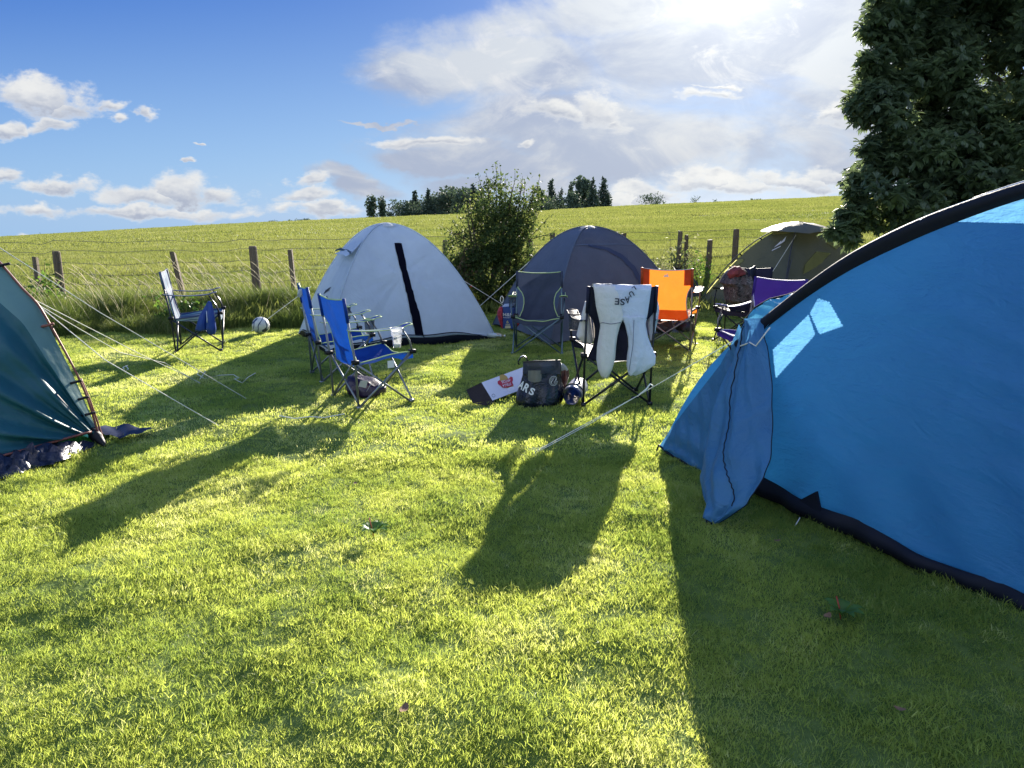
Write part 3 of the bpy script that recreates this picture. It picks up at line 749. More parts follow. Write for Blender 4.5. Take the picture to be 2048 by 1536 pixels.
def grey_tent():
    cl, cf, cr = G(985,650), G(1100,690), G(1392,668); cb = cl+cr-cf; cb[2] = float(terrain(cb[0], cb[1])); ctr = (cl+cr)/2
    ap = P(1178, 453, ctr[1]); ap = np.array([ap[0], ap[1], ap[2]])
    K = thing('dome_tent', 'slate grey dome tent with a curved dark door zip, behind the grey chair', 'tent', (ctr[0], ctr[1], 0))
    fab = fabric('slate_fly', (.125,.15,.20), .3, .5, .35, 5, .06, fine=.1)
    fab2 = fabric('slate_dark_fly', (.10,.11,.145), .28, .5, .4, 6, .08, fine=.1)
    pan, rid = dome([cl, cf, cr, cb], ap, ap[2], 2.05, 34, 34, .04, .010, 9)
    rows = [pan(i) for i in range(4)]
    for i, nm in enumerate(['side_panel','door_panel','end_panel','rear_panel']):
        mb = MB(); mb.grid(rows[i], 34, 34); fin(mb, nm, fab if i != 1 else fab2, K)
    for i in range(4):
        mb = MB(); mb.tube([rid(i, q)+np.array([0,0,.004]) for q in np.linspace(0, 1, 24)], .009, 5, False); fin(mb, 'pole_seam', fab, K)
    fd1 = finder(rows[1])
    fin(band_px(fd1, [(1175,490),(1214,495),(1247,511),(1271,536),(1284,560),(1292,600)], [(1176,493),(1212,501),(1242,518),(1264,541),(1276,565),(1284,602)], .010, 40), 'door_zip', solid('navy_zip', (.02,.03,.07), .6), K)
    fin(band_px(fd1, [(1146,489),(1200,488),(1268,488)], [(1146,491),(1200,490),(1268,490)], .006, 12), 'door_seam', fab, K)
    mb = MB(); g_ = []
    for r_ in (0,.04,.09,.13):
        g_.append([ap+np.array([math.cos(a)*r_, math.sin(a)*r_, .014-(r_*1.3)**2*1.2]) for a in np.linspace(0, 6.283, 24)])
    mb.grid(g_, 24, 4); fin(mb, 'peak_patch', fabric('peak_patch_cream', (.7,.68,.6), .5), K)
    for i in (0, 1):
        mb = MB(); out = []
        for p in rows[i][0]:
            p2 = np.array([p[0], p[1], float(terrain(p[0], p[1]))]); c = np.array([ctr[0], ctr[1], p2[2]]); d = (c-p2)/np.linalg.norm(c-p2); out.append([p+d*.01, p2+d*.09])
        mb.grid(out, 2, len(out)); fin(mb, 'skirt', M['plastic_black'], K)
    # small dark porch at the right hand side
    mb = MB(); a, b, c = P(1352,545,10.9), P(1378,548,10.9), P(1404,592,10.7); d = P(1345,598,10.9)
    e = a+np.array([.1,.7,.05])
    mb.add([a, b, c, d, e, c+np.array([.1,.6,0])], [(0,1,2,3),(0,4,5,2),(1,4,5,2)]); fin(mb, 'porch', solid('porch_black', (.018,.018,.025), .6), K, smooth=False)
    mb = MB(); mb.tube([b, (b+c)/2+np.array([.02,0,.02]), c], .012, 5); fin(mb, 'porch_pole', M['black_tube'], K)
    rope_part('guy_line', [rid(0, .42), P(960,612,10.9)], .005, K)
grey_tent()

def olive_tent():
    cl, cf, cr = G(1398,606), G(1560,640), G(1790,600); 
    cb = cl+cr-cf; cb[2] = float(terrain(cb[0], cb[1])); ctr = (cl+cr)/2
    ap = P(1597, 450, ctr[1])
    K = thing('dome_tent', 'olive green dome tent with yellowish lit panels and outside poles, beside the fence posts', 'tent', (ctr[0], ctr[1], float(terrain(ctr[0], ctr[1]))))
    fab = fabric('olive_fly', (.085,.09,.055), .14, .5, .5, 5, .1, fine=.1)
    thin = fabric('thin_sun_passing_cloth', (.60,.58,.36), .85, .6, .2, 5, .05)  # unseen rear and side cloth, thinned so sun reaches the front windows
    yel = fabric('lit_yellow_cloth', (.66,.64,.26), .75, .5, .2, 5, .08)  # backlit look of the windows put into a pale yellow colour
    cap = fabric('cream_cap', (.22,.21,.15), .4, .5, .3, 6, .08)
    pan, rid = dome([cl, cf, cr, cb], ap, ap[2], 1.75, 34, 34, .07, .008, 17)
    rows = [pan(i) for i in range(4)]
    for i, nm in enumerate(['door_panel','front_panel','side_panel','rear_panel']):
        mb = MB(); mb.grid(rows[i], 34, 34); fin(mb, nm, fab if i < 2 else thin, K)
    fd0, fd1 = finder(rows[0]), finder(rows[1])
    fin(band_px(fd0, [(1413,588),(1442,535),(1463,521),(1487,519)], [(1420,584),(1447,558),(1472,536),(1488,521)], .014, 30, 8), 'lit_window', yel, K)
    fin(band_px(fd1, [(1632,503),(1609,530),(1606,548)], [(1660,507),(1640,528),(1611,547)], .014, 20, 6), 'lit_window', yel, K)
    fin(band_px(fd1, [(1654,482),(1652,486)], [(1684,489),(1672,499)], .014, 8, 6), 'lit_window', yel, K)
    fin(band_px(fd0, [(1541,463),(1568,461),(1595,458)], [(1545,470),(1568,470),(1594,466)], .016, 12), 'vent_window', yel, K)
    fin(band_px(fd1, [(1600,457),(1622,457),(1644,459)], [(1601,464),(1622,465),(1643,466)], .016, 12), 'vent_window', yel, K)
    mb = MB(); g_ = []
    for r_, dz in ((0,.0),(.18,-.03),(.34,-.085),(.47,-.155)):
        g_.append([P(1597,443,ctr[1])+np.array([math.cos(a)*r_*(1.15-.15*math.cos(4*a)), math.sin(a)*r_*(1.15-.15*math.cos(4*a)), dz-.02*(r_*2)**2*math.cos(4*a+.5)+.006*math.sin(9*a)]) for a in np.linspace(0, 6.283, 33)])
    mb.grid(g_, 33, 4); fin(mb, 'rain_cap', cap, K)
    pole = solid('fibre_pole', (.04,.04,.045), .4)
    for i in range(4):
        pts = [rid(i, q)+(rid(i, q)-np.array([ctr[0], ctr[1], .2]))*.035*math.sin(math.pi*min(1, q*1.1+.02)) for q in np.linspace(0, .95, 20)]
        mb = MB(); mb.tube(pts, .009, 6); fin(mb, 'pole', pole, K)
        for q in (.2,.42,.62,.8):
            a = rid(i, q); b = a+(a-np.array([ctr[0], ctr[1], .2]))*.035; mb = MB(); mb.tube([a, b], .012, 5); fin(mb, 'pole_clip', M['plastic_black'], K)
    mb = MB(); mb.tube([rid(1, .02), rid(1,.3)+np.array([0,-.03,0]), rid(1, .93)+np.array([0,-.03,.0])], .012, 6); fin(mb, 'hub_strap', pole, K)
    def q1(a, b): return on_panel(rows[0], .50+.18*a, .52+.05*b+.05*a, .008)
    mb = MB(); 
    e = lambda a, b: q1(a, b)
    mb.add([e(0,.2), e(.35,1.7), e(.5,1.1), e(.75,2.6), e(1,.9), e(.6,.6)], [(0,1,2,5),(5,2,3,4)]); fin(mb, 'emblem', white_ink, K, smooth=False)
    mb = MB(); mb.add([e(0,-.6), e(.8,-.3), e(.8,-.05), e(0,-.35)], [(0,1,2,3)]); fin(mb, 'emblem_bar', white_ink, K, smooth=False)
    rope_part('guy_line', [rid(0, .25), G(1385,600)], .005, K, M['rope_dk'])
    rope_part('guy_line', [rid(1, .72)+np.array([0,-.05,0]), rid(1, .05)+np.array([-.5,-.2,.15])], .004, K)
olive_tent()

# big blue tent, right foreground ------------------------------------------------
A0 = np.array([.98, 4.75, 0.]); DS = np.array([.428, -.904, 0]); DN = np.array([.904, .428, 0])
AS = np.array([0,.12,.3,.55,.826,1.1,1.36,1.7,2.1,2.5,2.95,3.4,3.8,4.4,5.0,5.35,5.6]); AZ = np.array([0,.22,.50,.76,.965,1.17,1.345,1.505,1.635,1.715,1.745,1.72,1.64,1.38,.90,.45,0])
def arch(s): return float(np.interp(s, AS, AZ))
_ss = np.linspace(0, 5.6, 300); _az = np.interp(_ss, AS, AZ)
for _ in range(60): _az[1:-1] = (_az[:-2]+2*_az[1:-1]+_az[2:])/4
_az[0] = _az[-1] = 0
def arch(s): return float(np.interp(s, _ss, _az))
def pix(p):
    q = np.array(p, float)-np.array([0,0,CAMZ]); xc = q[0]; f = q[1]*cp-q[2]*sp; up = q[1]*sp+q[2]*cp
    return 1024+F*xc/f, 768-F*up/f
def inpoly(x, y, poly):
    c = False; n = len(poly)
    for i in range(n):
        x1, y1 = poly[i]; x2, y2 = poly[(i+1) % n]
        if (y1 > y) != (y2 > y) and x < (x2-x1)*(y-y1)/(y2-y1)+x1: c = not c
    return c
def blue_tent():
    K = thing('tunnel_tent', 'large bright blue tent with black edging filling the right foreground', 'tent', tuple(A0+DS*2.8+DN*1.1))
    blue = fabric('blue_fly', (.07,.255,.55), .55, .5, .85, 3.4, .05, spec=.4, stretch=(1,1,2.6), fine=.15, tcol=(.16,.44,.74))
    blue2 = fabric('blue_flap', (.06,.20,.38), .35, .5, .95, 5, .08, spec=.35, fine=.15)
    cyan = fabric('pale_blue_roof', (.10,.36,.55), .5, .5, .4, 5, .06)
    black = solid('black_webbing', (.006,.008,.016), .65, 0, .25, .3, 30)
    # front panel
    nu, nv = 170, 70; rows = []
    for j in range(nv):
        q = j/(nv-1); row = []
        for i in range(nu):
            s = 5.6*i/(nu-1); zt = arch(s); z = .045+(zt-.045)*q if zt > .05 else zt*q
            edge = max(0, 1-q*2.2)
            w = .016*edge*math.sin(9*s+14*q+2*math.sin(3*s))+.018*edge**2*math.sin(17*s-8*q)*(.6+.4*math.sin(2.1*s))
            w += .009*math.sin(z*34+s*5+2.2*math.sin(4*s+z*3))*max(0, math.sin(s*2.3+z*3.1))**2*math.sin(math.pi*q)+.012*max(0, 1-abs((z-.55)-.16*(s-1.2))/.05)*(math.sin(s*6) > .3)*math.sin(math.pi*q)*math.sin(s*13)**2
            bulge = .07*math.sin(math.pi*q)*math.sin(math.pi*min(1, max(0, s/5.6)))+.04*edge*0
            row.append(A0+DS*s+np.array([0,0,z])-DN*(bulge+w-.02*edge))
        rows.append(row)
    mb = MB(); mb.grid(rows, nu, nv); fin(mb, 'front_panel', blue, K)
    # roof shell with openings added, shaped back from the light patches they throw on the panel
    polys = [[(1531,694),(1601,625),(1614,661),(1536,748)], [(1604,622),(1620,594),(1642,599),(1668,643),(1622,660)], [(1849,441),(1900,418),(1960,404),(2060,384),(2200,392),(2260,441)]]
    def hit(p):
        # follow the sunlight from p down to the plane of the panel
        d = np.dot(p-A0, DN)/np.dot(SUN, DN); w = p-SUN*d; return w
    ns, nn = 1000, 520; D = 2.4
    gi = []
    mb = MB(); keep = []
    V = np.zeros((nn, ns, 3))
    for j in range(nn):
        n = D*(j/(nn-1))**1.6; k = 1-.42*(n/D)**2.2
        sc_ = 1-.25*(n/D)**2
        s = np.linspace(0, 5.6, ns); z = np.interp(s, _ss, _az)*k; s2 = 2.8+(s-2.8)*sc_
        V[j] = A0+DS*s2[:,None]+DN*n+np.stack([0*s, 0*s, z], 1)
    Ff = []
    C = ((V[:-1,:-1]+V[1:,1:])/2).reshape(-1, 3)
    n = (C-A0)@DN; w = C-SUN*(n/np.dot(SUN, DN))[:,None]; sw = (w-A0)@DS
    q = w-DN*.05-np.array([0,0,CAMZ]); fw = q[:,1]*cp-q[:,2]*sp; up = q[:,1]*sp+q[:,2]*cp; uu, vv = 1024+F*q[:,0]/fw, 768-F*up/fw
    ok = (n < 1.9) & (C[:,2] > .4) & (sw > .4) & (sw < 3.2) & (w[:,2] > .3); op = np.zeros(len(C), bool)
    for pl in polys:
        c_ = np.zeros(len(C), bool)
        for i in range(len(pl)):
            x1, y1 = pl[i]; x2, y2 = pl[(i+1) % len(pl)]
            c_ ^= ((y1 > vv) != (y2 > vv)) & (uu < (x2-x1)*(vv-y1)/(y2-y1+1e-9)+x1)
        op |= c_
    ii, jj = np.meshgrid(np.arange(ns-1), np.arange(nn-1)); b = (jj*ns+ii).ravel()[~(op & ok)]
    Ff = np.stack([b, b+1, b+ns+1, b+ns], 1)
    o = mk('roof', V.reshape(-1,3), np.array(Ff), cyan, K)
    # back end
    mb = MB(); back = V[-1]; bc = back.mean(0); bc[2] = 0
    g_ = [[back[i]*(1-q)+np.array([back[i][0], back[i][1], 0])*q+DN*.25*q for i in range(0, ns, 25)] for q in np.linspace(0, 1, 6)]
    mb.grid(g_, len(g_[0]), 6); fin(mb, 'rear_panel', cyan, K)
    # black pole sleeve along the arch
    mb = MB(); g_ = []
    for s in np.linspace(.62, 5.5, 150):
        z = arch(s); dz = (arch(s+.02)-arch(s-.02))/.04; t = np.array([1, dz])/math.hypot(1, dz); nrm = np.array([t[1], -t[0]])   # inward (s, z)
        if nrm[1] > 0: nrm = -nrm
        base = A0+DS*s+np.array([0,0,z]); inw = DS*nrm[0]+np.array([0,0,nrm[1]])
        w = .072+.008*math.sin(s*5)
        prof = [(-.004,.05),(.0,.012),(.006,-.018),(.020,-.034),(.035,-.036),(.05,-.030),(w,-.012)]
        g_.append([base+inw*a+DN*b for a, b in prof])
    mb.grid(g_, 7, 150); fin(mb, 'pole_sleeve', black, K)
    mb = MB(); mb.tube([A0+DS*s+np.array([0,0,arch(s)+.006])+DN*.03 for s in np.linspace(1.9, 5.4, 60)], .004, 5); fin(mb, 'sleeve_highlight', M['white_plastic'], K)  # highlight along the sleeve put in as a thin white tube
    # black skirt along the ground
    mb = MB(); g_ = []
    for s in np.linspace(.62, 5.6, 140):
        w = .010*math.sin(11*s)+.008*math.sin(27*s+1)
        p = A0+DS*s
        g_.append([p-DN*(.0+w*.4)+[0,0,.088+.015*math.sin(2.3*s)+.012*math.sin(s*9)], p-DN*(.028+w)+[0,0,.06], p-DN*(.015+w)+[0,0,.0], p+DN*.10+[0,0,-.0]])
    mb.grid(g_, 4, 140); fin(mb, 'skirt', black, K)
    # triangular peg tab, cord and peg
    a, b, c = P(1600,1003,3.69), P(1642,981,3.58), P(1652,1030,3.52)
    mb = MB(); o_ = -DN*.035
    mb.add([a+o_, b+o_, c+o_, a-DN*.02, b-DN*.02, c-DN*.02], [(0,1,2),(5,4,3),(0,3,4,1),(1,4,5,2),(2,5,3,0)]); fin(mb, 'peg_tab', black, K, smooth=False)
    p = G(1585,1055); mb = MB(); mb.tube([p+[0,0,-.02], P(1600,1035,p[1]+.05)], .003, 5); fin(mb, 'peg', M['white_plastic'], K)
    rope_part('peg_cord', [P(1600,1033,3.66), P(1598,1030,3.72), P(1590,1030,3.72)], .003, K, M['plastic_black'])
    # rolled back door hanging in front of the panel
    rr = [(636,1503,1522),(660,1494,1530),(690,1482,1535),(730,1466,1536),(780,1446,1537),(830,1432,1538),(880,1416,1538),(920,1402,1537),(955,1396,1531),(985,1402,1515),(1010,1410,1496),(1030,1418,1466),(1046,1428,1440)]
    V_ = np.array(rr, float); g_ = []
    for x in np.linspace(0, len(rr)-1, 60):
        v, uL, uR = [np.interp(x, range(len(rr)), V_[:,k]) for k in range(3)]
        # depth so that the cloth hangs a hand's width clear of the panel
        row = []
        for e in np.linspace(0, 1, 34):
            u = uL+(uR-uL)*e
            d = ray(u, v); O = np.array([0,0,CAMZ]); t = np.dot(A0-DN*(.02+float(np.interp(v, [636,700,780,880,960,1046], [.0,.05,.13,.25,.36,.455])))-O, DN)/np.dot(d, DN)
            fold = (.022*math.sin(e*9+x*.45)*min(1, x/3)+.009*math.sin(e*23-x*1.1)+.006*math.sin(x*1.6+e*6)+.003*math.sin(x*4.1-e*11))*(1 if x < 11 else .5)
            depth = .07*math.sin(math.pi*min(1, max(0, e)))**.6
            q = O+d*t; row.append(q-DN*(depth*.9+fold))
        g_.append(row)
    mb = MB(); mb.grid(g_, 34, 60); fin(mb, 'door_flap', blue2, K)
    mb = MB(); mb.tube([np.array(r_[-1])-DN*.002 for r_ in g_[6:]], .0025, 5); mb.tube([np.array(r_[int(np.interp(k_, [0,20,40,53], [6,12,22,32]))])-DN*.003 for k_, r_ in enumerate(g_[3:50])], .003, 5); fin(mb, 'door_zip', black, K)
    mb = MB(); tp_ = np.array(g_[-1][17]); mb.tube([tp_+[0,0,.02], tp_+[-.01,0,-.01]], [.02,.012], 6); fin(mb, 'toggle_tab', black, K)
    # zip along the flap
    mb = MB(); zp = [(1495,660),(1497,730),(1505,780),(1520,850),(1535,905)]
    def near(u, v, off): 
        d = ray(u, v); O = np.array([0,0,CAMZ]); t = np.dot(A0-DN*off-O, DN)/np.dot(d, DN); return O+d*t

    # porch wall running to the low front corner
    g_ = []
    top = [(1478,648),(1462,690),(1440,730),(1405,775),(1370,820),(1340,860),(1318,893)]; bot = [(1545,800),(1530,860),(1500,940),(1460,965),(1425,958),(1380,930),(1330,905)]
    for q in np.linspace(0, 1, 22):
        row = []
        for x in np.linspace(0, 6, 40):
            uv = [np.interp(x, range(7), [t[k] for t in top])*(1-q)+np.interp(x, range(7), [b[k] for b in bot])*q for k in range(2)]
            off = .035+.012*math.sin(x*4+q*7)*math.sin(math.pi*q)+.008*math.sin(x*9-q*12)
            row.append(near(uv[0], uv[1], off))
        g_.append(row)
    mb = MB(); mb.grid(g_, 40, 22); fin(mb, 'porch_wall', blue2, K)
    mb = MB(); mb.tube([near(u, v, .04) for u, v in [(1318,890),(1335,906),(1380,932),(1410,950)]], [.006,.008,.006,.004], 6); mb.tube([near(1318,890,.04), near(1312,905,.05), near(1318,915,.05), near(1330,908,.05)], .006, 5); fin(mb, 'corner_strap', black, K)
    # loose pale hood at the top of the doorway
    out_ = [(1612,578),(1575,590),(1540,598),(1510,615),(1490,640),(1476,672),(1466,705)]; inn = [(1608,586),(1582,606),(1556,626),(1538,648),(1524,668),(1508,690),(1490,712)]
    g_ = []
    for q in np.linspace(0, 1, 14):
        row = []
        for x in np.linspace(0, 6, 40):
            uv = [np.interp(x, range(7), [t[k] for t in out_])*(1-q)+np.interp(x, range(7), [b[k] for b in inn])*q for k in range(2)]
            row.append(near(uv[0], uv[1], -.10*(1-q)-.02*math.sin(x*5+q*4)*(1-q)+.02*q))
        g_.append(row)
    mb = MB(); mb.grid(g_, 40, 14); fin(mb, 'door_hood', cyan, K)
    mb = MB(); mb.tube([near(u, v, -.10) for u, v in out_], .006, 5); fin(mb, 'hood_edge', black, K)
    # guy line across the grass
    a = near(1484,672,-.02); b = G(1048,916); m_ = P(1278,790,5.45)
    l1 = rope_part('guy_line', [a, a*.6+m_*.4, m_, b], .0028, K)
    # the doubled lower run and its slider
    rope_part('guy_line', [m_, (m_+b)/2+np.array([.01,.01,-.012]), b+np.array([.02,0,0])], .0026, K)
    mb = MB(); mb.box(m_-np.array([.03,0,.018]), (.055,.015,.014), .3); fin(mb, 'guy_slider', black, K)
    rope_part('guy_knot', [m_, m_+np.array([.05,-.02,.05]), m_+np.array([.08,0,.085]), m_+np.array([.10,0,.07])], .006, K)
    rope_part('door_cord', [near(1475,694,.1), near(1500,685,.13), near(1512,692,.14), near(1530,668,.13), near(1540,655,.1)], .004, K)
blue_tent()

def teal_tent():
    K0 = G(205, 886); Kc = thing('tunnel_tent', 'teal green tent with rust red poles cut by the left edge of the picture', 'tent', (K0[0]-1.6, K0[1], 0))
    teal = fabric('teal_fly', (.024,.125,.155), .34, .42, .35, 4, .06, spec=.5, fine=.1)
    pale = fabric('pale_teal_edge', (.22,.36,.36), .45, .45, .2, 5, .05)
    red = solid('rust_pole', (.20,.065,.045), .45, .1)
    navy = solid('navy_sheet', (.012,.015,.035), .4, 0, .4, .4, 14)
    dx = np.array([0,.08,.15,.31,.52,.9,1.5,2.3,3.0,3.5,3.8]); dz = np.array([0,.28,.5,.95,1.24,1.55,1.74,1.74,1.5,.9,0])
    bx = np.array([K0[0], -2.98,-3.10,-3.4,-3.9,-4.4,-5.0,-5.6,-6.2,-6.6,-6.6]); by = np.array([K0[1],4.5,4.25,3.95,3.7,3.6,3.6,3.75,4.0,4.4,4.93])
    tt = np.linspace(0, 10, 120); nv = 60
    g_ = []; band = []
    arc = [np.array([K0[0]-np.interp(t, range(11), dx), K0[1]-.0, np.interp(t, range(11), dz)]) for t in tt]
    arc = [a if i in (0, 119) else (arc[i-1]+2*a+arc[i+1])/4 for i, a in enumerate(arc)]
    bot = [np.array([np.interp(t, range(11), bx), np.interp(t, range(11), by), .10]) for t in tt]; bot[0][2] = .02
    for j in range(nv):
        q = j/(nv-1); row = []
        for i, t in enumerate(tt):
            p = arc[i]*(1-q)+bot[i]*q
            # folds radiate from the pegged corner
            r = p-K0; L = np.linalg.norm(r)+1e-6; ang = math.atan2(r[2], -(r[0])+(-r[1])*.8+1e-6)
            w = (.022*math.sin(ang*23)+.012*math.sin(ang*41+1))*min(1, L/.35)*max(0, 1-L/1.9)*min(1, q*6)*min(1, (1-q)*8)
            w += .006*math.sin(p[2]*26+p[0]*9)*max(0, min(1, q*4))*(L > .5)
            row.append(p+np.array([.35*w*2, -w*1.6, 0])+np.array([.0,-.09*math.sin(math.pi*q)*min(1, i/14)*.4, 0]))
        g_.append(row)
    mb = MB(); mb.grid([[g_[j][i] for i in range(120)] for j in range(7, nv)], 120, nv-7); fin(mb, 'end_panel', teal, Kc)
    mb = MB(); mb.grid([[g_[j][i] for i in range(120)] for j in range(0, 8)], 120, 8); fin(mb, 'edge_band', pale, Kc)
    # body behind, running away to the left
    D_ = np.array([-.86,.5,0]); mb = MB(); mb.grid([[a+D_*n for a in arc] for n in np.linspace(0, 2.6, 10)], 120, 10); fin(mb, 'roof', teal, Kc)
    mb = MB(); mb.tube([a+np.array([.045*math.sin(math.pi*min(1, i/40)), -.02, .0]) for i, a in enumerate(arc[:60])], .0075, 7); fin(mb, 'pole', red, Kc)
    mb = MB(); mb.tube([a+np.array([.03*math.sin(math.pi*min(1, i/40))+.0, .02, -.0]) for i, a in enumerate(arc[:22])], .006, 6); fin(mb, 'pole', red, Kc)
    for i in (9, 14, 20, 32, 46):
        a = arc[i]; mb = MB(); mb.tube([a+np.array([-.07,-.04,-.015]), a+np.array([.0,-.04,.0]), a+np.array([.05,-.02,.012])], .009, 5)
        fin(mb, 'pole_clip', M['plastic_black'] if i != 32 else red, Kc)
    # black foot and crumpled ground flap
    mb = MB(); mb.tube([K0+[-.06,-.02,.10], K0+[-.02,-.03,.05], K0+[.03,-.05,.01], K0+[.06,-.08,.0]], [.03,.04,.022,.008], 7); fin(mb, 'corner_foot', M['plastic_black'], Kc)
    mb = MB(); rows = []
    g = np.random.default_rng(3)
    for j, (o, z) in enumerate(((0,.10),(.035,.105),(.07,.07),(.10,.05),(.135,.03),(.17,.012))):
        row = []
        for i in range(0, 119):
            p = bot[i]; t_ = bot[min(i+1,118)]-bot[max(i-1,0)]; nrm = np.array([-t_[1], t_[0], 0]); nrm /= np.linalg.norm(nrm)+1e-9
            if np.dot(nrm, np.array([.3,-1,0])) < 0: nrm = -nrm
            k = min(1, i/10); c = .022*math.sin(i*1.7+j*2.1)+.018*math.sin(i*.63-j*1.3)+.012*math.sin(i*3.1+j)
            row.append(np.array([p[0], p[1], 0])+nrm*(o*k+c*.5*k)+np.array([0,0,max(.004, (z+c*(j in (1,2,3,4)))*k+.01)]))
        rows.append(row)
    mb.grid(rows, 119, 6); fin(mb, 'ground_flap', solid('crumpled_sheet', (.012,.015,.032), .3, 0, .5, .9, 22, .6), Kc)
    mb = MB(); mb.tube([b+np.array([.01,-.012,.005]) for b in bot[2:100]], .009, 5); fin(mb, 'red_piping', red, Kc)
    mb = MB(); rows = []
    for j in range(8):
        row = []
        for i in range(10):
            x = i/9; y = j/7
            row.append(K0+np.array([-.10+.22*x+.12*y*x, .05+.22*y, .012+.05*(1-x)*abs(math.sin(3*y+4*x))+.02*abs(math.sin(7*x+5*y))]))
        rows.append(row)
    mb.grid(rows, 10, 8); fin(mb, 'side_flap', navy, Kc)
    # guy lines
    a = arc[34]+np.array([.02,0,0])
    an = [(G(440,852), P(70,605,K0[1])), (G(478,792), P(68,600,K0[1])), (G(400,765), P(72,598,K0[1]))]
    rope_part('guy_line', [P(72,607,4.93), P(210,720,4.95), G(438,852)], .0032, Kc)
    rope_part('guy_line', [P(70,600,4.93), P(280,708,5.9), G(400,765)], .0032, Kc)
    rope_part('guy_line', [P(72,607,4.93), P(240,705,5.6), P(330,726,6.7), G(400,767)], .0032, Kc)
    rope_part('guy_line', [P(-40,470,4.6), P(200,625,5.2), G(492,797)], .0034, Kc)
    rope_part('guy_tangle', [G(400,765)+[0,0,.03]]+[G(u,v)+[0,0,.045+.01*math.sin(k*2)] for k, (u, v) in enumerate([(412,752),(402,748),(395,756),(410,766),(440,762),(468,758),(478,764),(470,770),(485,775),(497,762),(512,757)])], .004, Kc)
    rope_part('guy_tangle', [G(u,v)+[0,0,.05] for u, v in [(253,742),(258,748),(252,752),(247,745),(256,741)]], .005, Kc)
    rope_part('guy_tangle', [G(u,v)+[0,0,.055] for u, v in [(560,846),(590,852),(620,848),(650,850),(690,842)]], .004, Kc)
teal_tent()

